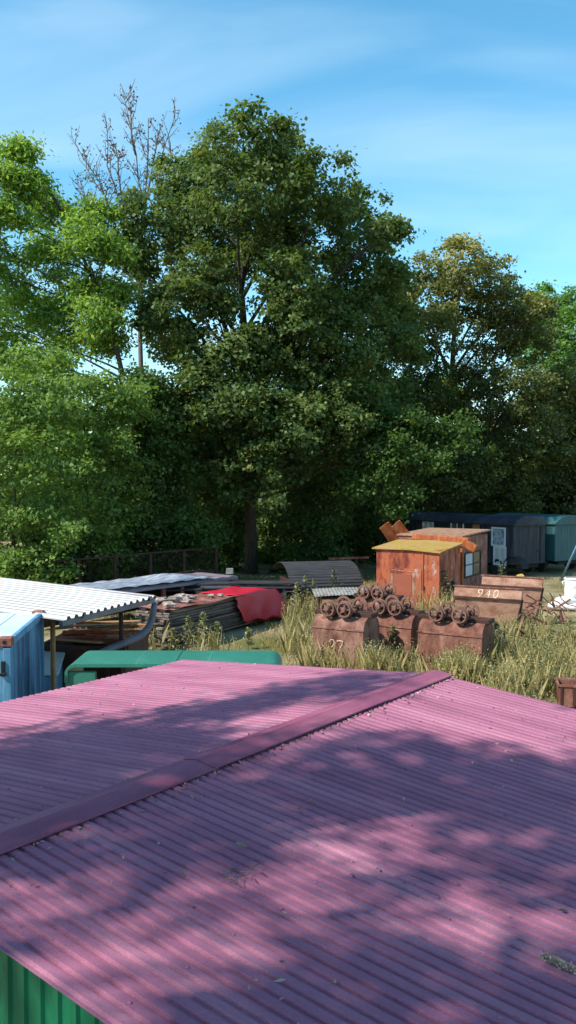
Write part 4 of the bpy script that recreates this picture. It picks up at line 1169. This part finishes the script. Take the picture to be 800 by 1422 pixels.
tree('maple_tree', 'tallest tree, a dense dark green maple in the middle', 'tree', at(349, 795, 0), [(348, 690), (343, 560), (340, 470), (335, 400), (338, 300), (342, 215)], 44,
     MAPLE, M['leaf_maple'], M['bark'], r=.3, limb=.1, twigs=9, depth=1.0, dens=1.7, per=40, sub=.38, leaf=.2, aspect=.85, shell=.35)
# second stem of the middle group
tree('maple_tree', 'slimmer dark maple close behind the tallest tree on its right', 'tree', at(455, 783, 0), [(452, 690), (448, 600), (420, 480), (372, 400)], 48,
     [(470, 540, 46), (530, 560, 40), (555, 470, 34), (560, 400, 26), (440, 640, 46), (510, 700, 44), (545, 640, 40), (560, 560, 34)], M['leaf_maple'], M['bark'], r=.24, limb=.12, dens=1.2, per=40, sub=.46, leaf=.2, aspect=.85)

ASH = [(30, 212, 20), (8, 238, 22), (42, 252, 24), (14, 292, 26), (72, 285, 34), (112, 325, 34), (58, 345, 40), (108, 385, 40), (40, 412, 42), (128, 290, 20), (92, 440, 44), (12, 370, 30), (150, 345, 22),
       (58, 500, 44), (15, 470, 36), (135, 425, 26), (-20, 320, 40), (-25, 430, 45), (150, 395, 22), (140, 470, 22)]
tree('ash_tree', 'feathery bright light green tree at the left edge', 'tree', at(150, 806, 0), [(168, 600), (172, 520), (157, 455), (125, 380), (85, 290), (45, 225)], 40.5,
     [(a, b, c * .84) for a, b, c in ASH], M['leaf_ash'], M['bark'], r=.16, limb=.06, twigs=8, depth=.7, spur=9, dens=1.8, per=48, sub=.5, leaf=.25, aspect=.4, flat=.55, shell=.25, droop=.1)

# bare topped tree
bt = thing('bare_topped_tree', 'thin tree whose nearly leafless brown top shows above the ash', 'tree', at(197, 785, 0)); bb = Vector(bt.location)
D_ = 50.5; mb = MB(); q = lambda px, py, dd=0: atd(px, py, D_ + dd) - bb
mb.tube([Vector(), q(197, 560), q(194, 440), q(192, 370)], [.2, .16, .12, .09], 8)
stems = [[(192, 370), (200, 290), (188, 215), (170, 124)], [(194, 400), (215, 300), (222, 230), (243, 162)], [(192, 380), (160, 310), (135, 250), (101, 192)], [(194, 390), (172, 300), (150, 230), (148, 172)],
         [(192, 350), (205, 250), (206, 165)], [(188, 330), (150, 280), (118, 230)], [(200, 290), (215, 220), (222, 180)], [(188, 215), (182, 170), (178, 140)], [(215, 300), (240, 240), (236, 196)], [(160, 310), (125, 285), (108, 255)], [(172, 300), (165, 240), (160, 200)]]
DC, DT = [], []
for st in stems:
    dd = random.uniform(-1.2, 1.2); pts = []
    for i in range(len(st) - 1):
        for t in (0, .5): pts.append((st[i][0] + (st[i + 1][0] - st[i][0]) * t + random.uniform(-2, 2), st[i][1] + (st[i + 1][1] - st[i][1]) * t))
    pts.append(st[-1]); v = [q(a_, b_, dd * i / len(pts)) for i, (a_, b_) in enumerate(pts)]; k = len(v)
    mb.tube(v, [.05 * (1 - i / k) + .014 for i in range(k)], 6)
    for i in range(1, k):
        for _ in range(5):
            s0 = v[i - 1].lerp(v[i], random.random()); e = s0 + Vector((random.uniform(-.7, .7), random.uniform(-.7, .7), random.uniform(.4, 1.3)))
            mb.tube([s0, s0.lerp(e, .5) + Vector((random.uniform(-.1, .1), 0, -.08)), e], [.022, .018, .012], 4, cap=False)
            for _ in range(random.choice((2, 4, 7))):
                DC.append(list(s0.lerp(e, random.uniform(.3, 1.05)) + Vector((random.gauss(0, .1), random.gauss(0, .1), random.gauss(0, .1))))); DT.append(random.random())
mb.build('trunk', M['twig'], bt, smooth=True)
DC = np.array(DC); k = len(DC)
leafmesh('dry_leaves', DC, RNG.normal(size=(k, 3)), RNG.normal(size=(k, 3)), RNG.uniform(.1, .24, k), RNG.uniform(.07, .14, k), np.array(DT), M['leaf_dry'], bt)
lob = [((p_.x, p_.y, p_.z), r_) for p_, r_ in ((atd(150, 205, D_) - bb, .5), (atd(128, 280, D_) - bb, .8), (atd(165, 330, D_) - bb, 1.2), (atd(120, 250, D_) - bb, .5), (atd(215, 240, D_) - bb, .5), (atd(185, 400, D_) - bb, 1.0), (atd(200, 350, D_) - bb, .9))]
C, Nn, T, Ls, Wd, Ti, subs = foliage(lob, dens=1.0, per=22, sub=.36, leaf=.16, aspect=.6)
leafmesh('crown', C, Nn, T, Ls, Wd, Ti, M['leaf_brown'], bt)

# bushes at the lower left
BG = 'broad bushes along the left edge of the yard'
tree('broad_bush', 'broad mid green bush at the far left edge behind the white canopy', 'bush', at(20, 832, 0), [(20, 720), (25, 620), (30, 560)], 34,
     [(20, 560, 50), (65, 560, 44), (5, 630, 56), (60, 640, 56), (20, 710, 52), (70, 720, 48), (10, 775, 40), (60, 780, 34), (-30, 680, 60), (-30, 580, 50)], M['leaf_bush'], M['bark'], r=.09, group=BG, limb=.04, depth=.8, dens=1.5, per=40, sub=.4, leaf=.17, shell=.3)
tree('broad_bush', 'broad green bush between the white canopy and the lean-to', 'bush', at(125, 823, 0), [(122, 720), (118, 620), (115, 550)], 36,
     [(105, 540, 44), (140, 580, 46), (100, 620, 52), (150, 650, 50), (95, 700, 48), (145, 720, 50), (110, 770, 36), (160, 775, 32), (170, 560, 34)], M['leaf_bush'], M['bark'], r=.09, group=BG, limb=.04, depth=.8, dens=1.5, per=40, sub=.4, leaf=.17, shell=.3)
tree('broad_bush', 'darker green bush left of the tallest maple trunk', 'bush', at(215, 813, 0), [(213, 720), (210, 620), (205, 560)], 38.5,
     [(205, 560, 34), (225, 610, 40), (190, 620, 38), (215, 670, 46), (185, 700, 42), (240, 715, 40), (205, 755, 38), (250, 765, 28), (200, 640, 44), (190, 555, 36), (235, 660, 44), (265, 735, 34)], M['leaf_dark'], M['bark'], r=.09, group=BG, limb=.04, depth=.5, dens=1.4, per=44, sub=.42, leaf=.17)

BROWN = [(645, 362, 36), (600, 372, 32), (682, 385, 32), (640, 412, 44), (590, 420, 34), (702, 420, 32), (735, 425, 26), (690, 460, 44), (605, 470, 34), (735, 475, 40), (570, 490, 30), (665, 520, 36), (715, 545, 46), (585, 545, 32),
         (755, 535, 36), (675, 590, 36), (740, 610, 46), (625, 560, 24), (705, 670, 46), (640, 670, 34), (600, 640, 30), (655, 640, 30), (560, 430, 28)]
tree('browning_tree', 'tree with a browning top right of the tallest maple', 'tree', at(636, 772, 0), [(632, 690), (630, 600), (638, 520), (640, 450), (645, 380)], 51.5,
     BROWN, M['leaf_brown'], M['bark'], r=.3, limb=.15, twigs=9, depth=.9, tint_fn=top_brown_and_lit(345, 500), dens=1.9, per=42, sub=.4, leaf=.19, aspect=.75)
tree('leafy_tree', 'small bright green tree showing above the dark trees at right', 'tree', at(770, 752, 0), [(770, 600), (765, 500), (762, 430)], 68,
     [(757, 412, 24), (735, 438, 24), (785, 435, 26), (760, 458, 32), (800, 465, 36), (778, 505, 34), (738, 490, 26), (815, 520, 36), (760, 560, 40), (800, 590, 40)], M['leaf_far'], M['bark'], r=.25, limb=.1, depth=.7, dens=1.3, per=36, sub=.5, leaf=.24)
tree('leafy_tree', 'dark olive tree at the right edge above the teal trailer', 'tree', at(805, 772, 0), [(803, 690), (800, 610), (798, 560)], 52.5,
     [(785, 560, 30), (815, 545, 36), (778, 610, 38), (812, 620, 44), (765, 660, 38), (800, 690, 44), (772, 715, 34), (840, 600, 60), (845, 690, 60)], M['leaf_brown'], M['bark'], r=.22, limb=.1, depth=.7, tint_fn=top_brown_and_lit(540, 660), dens=1.7, per=42, sub=.42, leaf=.19)  # top tint paints the sunlit olive top into the leaf colour
tree('slanting_tree', 'thin leaning dark trunk in front of the browning tree', 'tree', at(622, 770, 0), [(612, 680), (602, 600), (594, 545)], 50,
     [(590, 520, 26), (575, 560, 24), (610, 560, 20), (570, 610, 26)], M['leaf_dark'], M['bark'], r=.18, limb=.08, dens=1.2, per=38, sub=.42, leaf=.18)

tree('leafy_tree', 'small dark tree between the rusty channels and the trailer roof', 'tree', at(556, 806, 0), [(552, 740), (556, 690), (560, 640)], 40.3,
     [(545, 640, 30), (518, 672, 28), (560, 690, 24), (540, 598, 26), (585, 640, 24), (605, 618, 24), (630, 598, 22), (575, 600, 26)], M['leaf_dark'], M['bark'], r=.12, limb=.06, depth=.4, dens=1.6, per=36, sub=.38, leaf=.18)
# understorey bushes one by one
UG = 'shade bushes under the tall trees'
ub = [(40, 790, 32, 35.5, 'low shade bush behind the white canopy roof, furthest left'), (95, 792, 30, 36.5, 'low shade bush behind the left post of the rusty fence'), (150, 785, 32, 38, 'low shade bush behind the middle of the rusty fence'),
      (200, 780, 32, 39.5, 'low shade bush behind the rusty fence, under the darker green bush'), (250, 775, 32, 41, 'low shade bush behind the right end of the rusty fence'), (425, 775, 30, 44, 'low shade bush behind the curved corrugated shelter'),
      (300, 750, 38, 46.5, 'dark shade bush behind the concrete block on the lean-to'), (395, 752, 40, 50, 'dark shade bush left of the rusty trestle'), (470, 752, 40, 53, 'dark shade bush behind the rusty trestle'),
      (528, 735, 42, 50, 'shade bush beside the left wall of the orange hut'), (575, 690, 36, 53.5, 'shade bush above the left end of the blue black trailer'), (640, 700, 34, 55, 'shade bush over the middle of the blue black trailer roof'),
      (700, 705, 34, 55, 'shade bush over the right end of the blue black trailer roof'), (760, 700, 36, 56, 'shade bush behind the gap between the two trailers'), (815, 705, 40, 56, 'shade bush behind the teal trailer at the right edge'),
      (345, 755, 34, 51, 'low dark shade bush at the foot of the tallest maple')]
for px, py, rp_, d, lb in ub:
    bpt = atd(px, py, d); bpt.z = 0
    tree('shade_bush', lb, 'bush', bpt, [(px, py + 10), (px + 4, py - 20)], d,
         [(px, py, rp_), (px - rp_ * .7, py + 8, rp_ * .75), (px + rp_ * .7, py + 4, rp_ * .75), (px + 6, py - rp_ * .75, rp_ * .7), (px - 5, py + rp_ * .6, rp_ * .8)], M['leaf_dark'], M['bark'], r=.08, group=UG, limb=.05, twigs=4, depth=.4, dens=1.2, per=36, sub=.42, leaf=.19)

# distant wood: one mass
lob = []
for i in range(150):
    px = random.uniform(-120, 920) if i < 110 else random.uniform(540, 780); d = random.uniform(66, 96); py = random.uniform(560, 700) if i < 110 else random.uniform(640, 700) + (40 if 120 < px < 220 else 0)
    p = atd(px, py, d); lob.append(((p.x, p.y, p.z), random.uniform(2.0, 3.4)))
for i in range(40):
    px = -120 + i * 26.5; p = atd(px, 705 + random.uniform(-8, 14), 82 + random.uniform(-6, 6)); lob.append(((p.x, p.y, p.z), 3.0))
C, Nn, T, Ls, Wd, Ti, subs = foliage(lob, dens=.55, per=26, sub=.75, leaf=.4, aspect=.8)
wd = leafmesh('distant_wood', C, Nn, T, Ls, Wd, Ti, M['leaf_bush']); tag(wd, 'far green wood seen through gaps between the trees', 'wood', kind='stuff')

# ------------------------------------------------------------------ tall tree left of the viewer: its crown shades the pink roof and is enlarged to block sky
SH = [  # (x, y, a, b, angle deg, strength) of the shadow patches in the photo
    (90, 1060, 190, 55, -10, .95), (60, 1120, 130, 40, -14, .9), (260, 1010, 150, 30, -16, .9), (430, 962, 110, 18, -10, .85), (520, 940, 60, 10, -5, .5), (300, 1080, 120, 30, -22, .8), (150, 1155, 170, 30, -22, .9),
    (560, 1050, 110, 26, 10, .9), (720, 1080, 130, 36, 0, 1), (480, 1095, 130, 34, -8, .9), (640, 1110, 190, 30, 2, .95), (330, 1140, 110, 40, -18, .8), (250, 1195, 120, 38, -22, .9), (120, 1225, 80, 18, -20, .6),
    (760, 1130, 70, 24, 0, .9), (420, 1180, 110, 22, -20, .55), (690, 1210, 150, 28, -8, .85), (560, 1230, 120, 26, -14, .75), (420, 1270, 90, 22, -24, .6), (100, 1305, 75, 24, -15, .85), (210, 1270, 60, 16, -20, .45), (300, 1300, 70, 14, -24, .4),
    (480, 1340, 150, 40, -16, .9), (340, 1390, 130, 40, -24, .95), (620, 1330, 90, 22, -8, .6), (680, 1400, 160, 40, -6, .9), (520, 1410, 180, 40, -6, .95), (180, 1360, 50, 16, -20, .6), (780, 1270, 60, 26, 0, .6), (240, 1420, 60, 20, -20, .6), (800, 1410, 60, 40, 0, .8)]


LIT = [(110, 948, 170, 30, -14), (400, 985, 90, 12, -8), (270, 1008, 60, 9, -8), (195, 1052, 60, 10, -10), (710, 1000, 150, 46, 14), (520, 1010, 60, 12, 10), (660, 1113, 60, 9, -3), (675, 1172, 65, 14, -15),
       (490, 1150, 120, 13, -15), (130, 1192, 70, 14, -25), (50, 1250, 100, 22, -25), (390, 1215, 140, 18, -25), (230, 1325, 160, 17, -35), (60, 1345, 70, 14, 30), (610, 1258, 180, 18, -20), (710, 1300, 100, 13, -15), (120, 1375, 40, 10, 35), (760, 1210, 60, 8, -10)]


def mask(px, py, shrink=1.0):
    return np.clip(blot(px, py, [(a, b, c * shrink, d * shrink, e, f) for a, b, c, d, e, f in SH]) - 1.5 * blot(px, py, [q_ + (1.0,) for q_ in LIT]), 0, 1)


def blot(px, py, SH):
    o = np.zeros_like(px)
    for x, y, a, b, an, s in SH:
        c_, s_ = math.cos(R(an)), math.sin(R(an)); dx, dy = px - x, py - y
        u_ = (dx * c_ + dy * s_) / a; v_ = (-dx * s_ + dy * c_) / b
        o = np.maximum(o, s * np.clip(1.35 - (u_ * u_ + v_ * v_), 0, 1))
    return o


N = 3600
lx = RNG.uniform(-GL - .2, .1, N); ly = RNG.uniform(-WN, WF, N); lz = np.where(ly > 0, ZR - SF * ly, ZR + SN * ly)
gm = np.array(GM); pw = np.stack([lx, ly, lz, np.ones(N)], 1) @ gm.T; pw = pw[:, :3]
px, py = proj(pw); vis = (px > -60) & (px < 860) & (py < 1470)
mk = np.where(vis, mask(px, py), .5)
keep = RNG.random(N) < mk ** 1.6 * .9
pw = pw[keep]; n = len(pw)
tt = 13.5 + 2.2 * np.sin(pw[:, 0] * 1.3) * np.cos(pw[:, 1] * .9) + RNG.normal(0, .8, n)
cc = pw + tt[:, None] * np.array(SDIR)
shade_root = at(0, 0, 0)
sb = Vector((-11.5, -2.0, 0))
shd = thing('shade_tree', 'tall unseen tree left of the viewer whose crown shadows the pink roof, with leaves added to block sky light', 'tree', sb)
Cs, Ns, Ts, Lss, Tis = [], [], [], [], []
for k in range(n):
    m = int(RNG.integers(8, 17)); p = cc[k] + RNG.normal(size=(m, 3)) * np.array([.17, .17, .11])
    Cs.append(p); Ns.append(np.array(SDIR) * .5 + RNG.normal(size=(m, 3)) * .6); Ts.append(RNG.normal(size=(m, 3))); Lss.append(RNG.uniform(.08, .16, m)); Tis.append(np.clip(RNG.normal(.5, .2, m), 0, 1))
N2 = 19000  # extra unseen leaf clumps, added overhead to block sky light on the roof
q = RNG.uniform((-17, -14, 6.5), (9, 3, 20), (N2, 3)); e_ = (q - np.array((-5, -4, 13))) / np.array((11, 10, 6.5)); q = q[(e_ ** 2).sum(1) < 1]
lump = np.sin(q[:, 0] * 1.1 + 2) * np.cos(q[:, 1] * 1.2) + np.sin(q[:, 2] * 1.3 + q[:, 0] * .5); q = q[lump > -.35]
def land(z0): return q - np.array(SDIR) * ((q[:, 2] - z0) / SDIR.z)[:, None]
def seen(w): a_, b_ = proj(w); return (w[:, 1] > .3) & (a_ > -120) & (a_ < 920) & (b_ < 1540) & (b_ > -120)
l3, l0 = land(2.85), land(0.0); a_, b_ = proj(l3)
okc = ~seen(q) & ~(seen(l0) & ~seen(l3)) & (~seen(l3) | (mask(a_, b_, .7) > .9))
q = q[okc]
for k in range(len(q)):
    m = int(RNG.integers(10, 18)); p = q[k] + RNG.normal(size=(m, 3)) * np.array([.3, .3, .2])
    Cs.append(p); Ns.append(np.array((0, 0, .6)) + RNG.normal(size=(m, 3)) * .6); Ts.append(RNG.normal(size=(m, 3))); Lss.append(RNG.uniform(.16, .28, m)); Tis.append(np.clip(RNG.normal(.5, .2, m), 0, 1))
Cs = np.concatenate(Cs); Ns = np.concatenate(Ns); Ts = np.concatenate(Ts); Lss = np.concatenate(Lss); Tis = np.concatenate(Tis)
leafmesh('crown', Cs - np.array(sb), Ns, Ts, Lss, Lss * .75, Tis, M['leaf_shade'], shd)
mb = MB(); ctr = Vector(cc.mean(0))
tp_ = [Vector((0, 0, 0)), Vector((.2, .1, 4)), (ctr - sb) * .75 + Vector((0, 0, -1.2)), ctr - sb + Vector((0, 0, .6))]
mb.tube(tp_, [.32, .26, .14, .05], 10)
pick = RNG.permutation(n)[:16]; ends = []
for i in pick:
    e = Vector(cc[i]) - sb; s0 = tp_[1].lerp(tp_[2], random.uniform(.4, 1)); mid = s0.lerp(e, .5) + Vector((0, 0, .4))
    pth = bez(s0, mid, e, 5); mb.tube(pth, [.06, .05, .042, .034, .026, .018], 6); ends += pth[2:]
for i in range(0, n, 3):
    e = Vector(cc[i]) - sb; s0 = min(ends, key=lambda w: (w - e).length); mb.tube([s0, s0.lerp(e, .5) + Vector((0, 0, .08)), e], [.016, .012, .006], 4, cap=False)
mb.build('trunk', M['bark'], shd, smooth=True)

# ------------------------------------------------------------------ grass and weeds
def blades(name, label, pts, h, w, lean, tint, mat):
    N = len(pts); a = RNG.uniform(0, 2 * math.pi, N); d = np.stack([np.cos(a), np.sin(a), np.zeros(N)], 1)
    a2 = RNG.uniform(0, 2 * math.pi, N); e = np.stack([np.cos(a2), np.sin(a2), np.zeros(N)], 1) * (lean * h)[:, None]
    v = np.empty((N, 4, 3), np.float32)
    v[:, 0] = pts - d * w[:, None] / 2; v[:, 1] = pts + d * w[:, None] / 2
    midp = pts + e * .35; midp[:, 2] += h * .6; tipp = pts + e; tipp[:, 2] += h
    v[:, 2] = midp + d * w[:, None] * .45; v[:, 3] = tipp
    me = bpy.data.meshes.new(name); me.vertices.add(4 * N); me.vertices.foreach_set('co', v.ravel()); me.loops.add(4 * N)
    me.loops.foreach_set('vertex_index', np.arange(4 * N, dtype=np.int32)); me.polygons.add(N); me.polygons.foreach_set('loop_start', np.arange(0, 4 * N, 4, dtype=np.int32))
    try: me.polygons.foreach_set('loop_total', np.full(N, 4, np.int32))
    except Exception: pass
    me.update(calc_edges=True)
    at_ = me.attributes.new('tint', 'FLOAT', 'POINT'); at_.data.foreach_set('value', np.repeat(np.clip(tint, 0, 1), 4).astype(np.float32))
    me.materials.append(mat); o = bpy.data.objects.new(name, me); COL.objects.link(o); return tag(o, label, 'grass', kind='stuff')


def scatter(n, d0, d1, fx=.38):
    d = np.sqrt(RNG.uniform(d0 * d0, d1 * d1, n)); x = RNG.uniform(-fx, fx, n) * d
    return np.stack([x, d, np.zeros(n) - .03], 1)


P = scatter(85000, 12, 42)
cl = np.sin(P[:, 0] * 1.7 + np.sin(P[:, 1] * 1.1) * 2) * np.cos(P[:, 1] * 1.3 + P[:, 0] * .6)
ok = RNG.random(len(P)) < np.clip(.42 + .6 * cl, .05, 1); P = P[ok]; cl = cl[ok]; n = len(P)
blades('grass', 'short dry grass over the yard', P, RNG.uniform(.05, .17, n) * (1 + .4 * cl), RNG.uniform(.006, .013, n), RNG.uniform(.1, .8, n), np.clip(RNG.normal(.45, .26, n) - .2 * cl, 0, 1), M['grass'])
# tall stalks in front of and between the tubs, and over the right side
Ps = []
for (pa, pb, da, db, n) in ((425, 510, 19.3, 20.4, 1000), (505, 590, 18.8, 21.5, 5200), (575, 700, 18.2, 20.3, 3600), (690, 810, 17, 24, 9500), (600, 810, 15.5, 19, 7000), (395, 445, 22, 30, 1600), (190, 330, 21.8, 23.2, 420), (700, 770, 24, 28, 900), (560, 640, 24, 31, 1800)):
    d = np.sqrt(RNG.uniform(da * da, db * db, n)); q_ = RNG.uniform(pa, pb, n); x = (q_ - CX) / F * d
    Ps.append(np.stack([x, d, np.zeros(n)], 1))
P = np.concatenate(Ps); cl = np.sin(P[:, 0] * 2.3 + 1.1 * np.sin(P[:, 1] * 2.0)) * np.cos(P[:, 1] * 1.9 - P[:, 0])
bxp = at(776, 976, .1); near_box = (np.abs(P[:, 0] - bxp.x - .5) < 1.1) & (P[:, 1] < bxp.y + .8) & (P[:, 1] > bxp.y - 2.5)
ok = (RNG.random(len(P)) < np.clip(.2 + .5 * cl, .03, .6)) & ~near_box; P = P[ok]; cl = cl[ok]; n = len(P)
ht = RNG.uniform(.12, .85, n) ** 1.15 * (1 + .3 * cl)
blades('tall_grass', 'tall straw coloured grass around the mine tubs', P, ht, RNG.uniform(.004, .009, n), RNG.uniform(.03, .4, n), np.clip(RNG.normal(.4, .3, n), 0, 1), M['straw'])
# leafy tops on those stalks (seed heads and small leaves)
k = RNG.random(n) < .75; Q = P[k]; hq = ht[k]; rep = 11; Q = np.repeat(Q, rep, 0); hq = np.repeat(hq, rep); m = len(Q)
Cq = Q + np.stack([RNG.normal(0, .06, m), RNG.normal(0, .06, m), hq * RNG.uniform(.25, 1.1, m)], 1)
o = leafmesh('weed_leaves', Cq, RNG.normal(size=(m, 3)) + np.array([0, 0, .4]), RNG.normal(size=(m, 3)), RNG.uniform(.02, .075, m), RNG.uniform(.01, .032, m), np.clip(RNG.normal(.5, .28, m), 0, 1), M['weed'])
tag(o, 'small weed leaves and seed heads among the tall grass', 'weeds', kind='stuff')


def weed(loc, h, label, mat, branches=7, leaf=.12, group='tall weeds standing in the yard', spread=.35, lean=(0, 0)):
    root = thing('tall_weed', label, 'weed', loc, 0, group)
    mb = MB(); C, T = [], []
    top = Vector((lean[0], lean[1], h)); mb.tube([Vector(), top * .5 + Vector((.02, 0, 0)), top], [.014, .011, .005], 5)
    for i in range(branches * 3):
        t = .18 + .8 * i / (branches * 3); s0 = top * t; a = i * 2.4; ln = spread * h * (1.05 - t) * random.uniform(.7, 1.2)
        e = s0 + Vector((math.cos(a) * ln, math.sin(a) * ln, ln * random.uniform(.1, .9))); mb.tube([s0, e], [.006, .003], 4, cap=False)
        for j in range(9):
            C.append(list(s0.lerp(e, .2 + .9 * j / 9) + Vector((random.gauss(0, .02), random.gauss(0, .02), random.gauss(0, .02))))); T.append(list((e - s0) + Vector((random.gauss(0, .05), random.gauss(0, .05), -.1 * h * random.random()))))
    mb.build('stem', M['twig'], root); C = np.array(C); T = np.array(T); k = len(C)
    leafmesh('leaves', C, RNG.normal(0, .5, (k, 3)) + np.array([0, 0, .7]), T, leaf * RNG.uniform(.5, 1.2, k), leaf * .35 * RNG.uniform(.6, 1.2, k), np.clip(RNG.normal(.5, .25, k), 0, 1), mat, root)


wd_ = [(262, 905, 1.0, 'weed', 'bushy weed in front of the left half of the board stack'), (283, 908, 1.15, 'weed', 'tallest bushy weed before the middle of the board stack'), (301, 906, .85, 'weed', 'bushy weed just right of the tallest one at the board stack'),
       (240, 908, .7, 'weed', 'low weed by the ragged left end of the board stack'), (345, 900, .55, 'weed', 'small weed below the red tarpaulin'),
       (412, 853, 1.15, 'weed', 'tall straight weed right of the red tarpaulin, nearest to it'), (424, 850, 1.3, 'weed', 'tall straight weed midway between red tarpaulin and chalk marked tub'), (436, 849, 1.2, 'weed', 'tall straight weed behind the left end of the chalk marked tub'),
       (464, 838, 1.35, 'weeddark', 'grey green weed in front of the curved shelter'), (618, 846, 1.45, 'weeddark', 'drooping dark weed against the shaded wall of the orange hut'), (629, 843, 1.0, 'weeddark', 'smaller dark weed right of the one at the orange hut wall'),
       (696, 828, 1.3, 'weeddark', 'dark weed standing up behind the skip painted 940'), (688, 922, 1.1, 'weeddark', 'dry branching weed in the shadow right of the red brown tub'), (700, 925, .9, 'weeddark', 'low dry weed right of the branching one beside the red brown tub'),
       (545, 925, 1.05, 'weed', 'leafy yellow green weed filling the gap between the tubs'), (560, 918, 1.15, 'weed', 'yellow green weed between the tubs, under the hut door'), (520, 928, .95, 'weed', 'weed climbing the shaded end of the chalk marked tub'),
       (765, 925, 1.0, 'weed', 'bushy weed in the tall grass above the rusty open box'), (790, 915, 1.1, 'weed', 'bushy weed at the right edge below the sacks'), (745, 940, .9, 'weed', 'bushy weed in the tall grass left of the rusty open box')]
for px, py, h, mt, lb in wd_:
    weed(at(px, py, 0), h, lb, M[mt], spread=.22 if 'straight' in lb else .36, leaf=.13 if mt == 'weed' else .17)
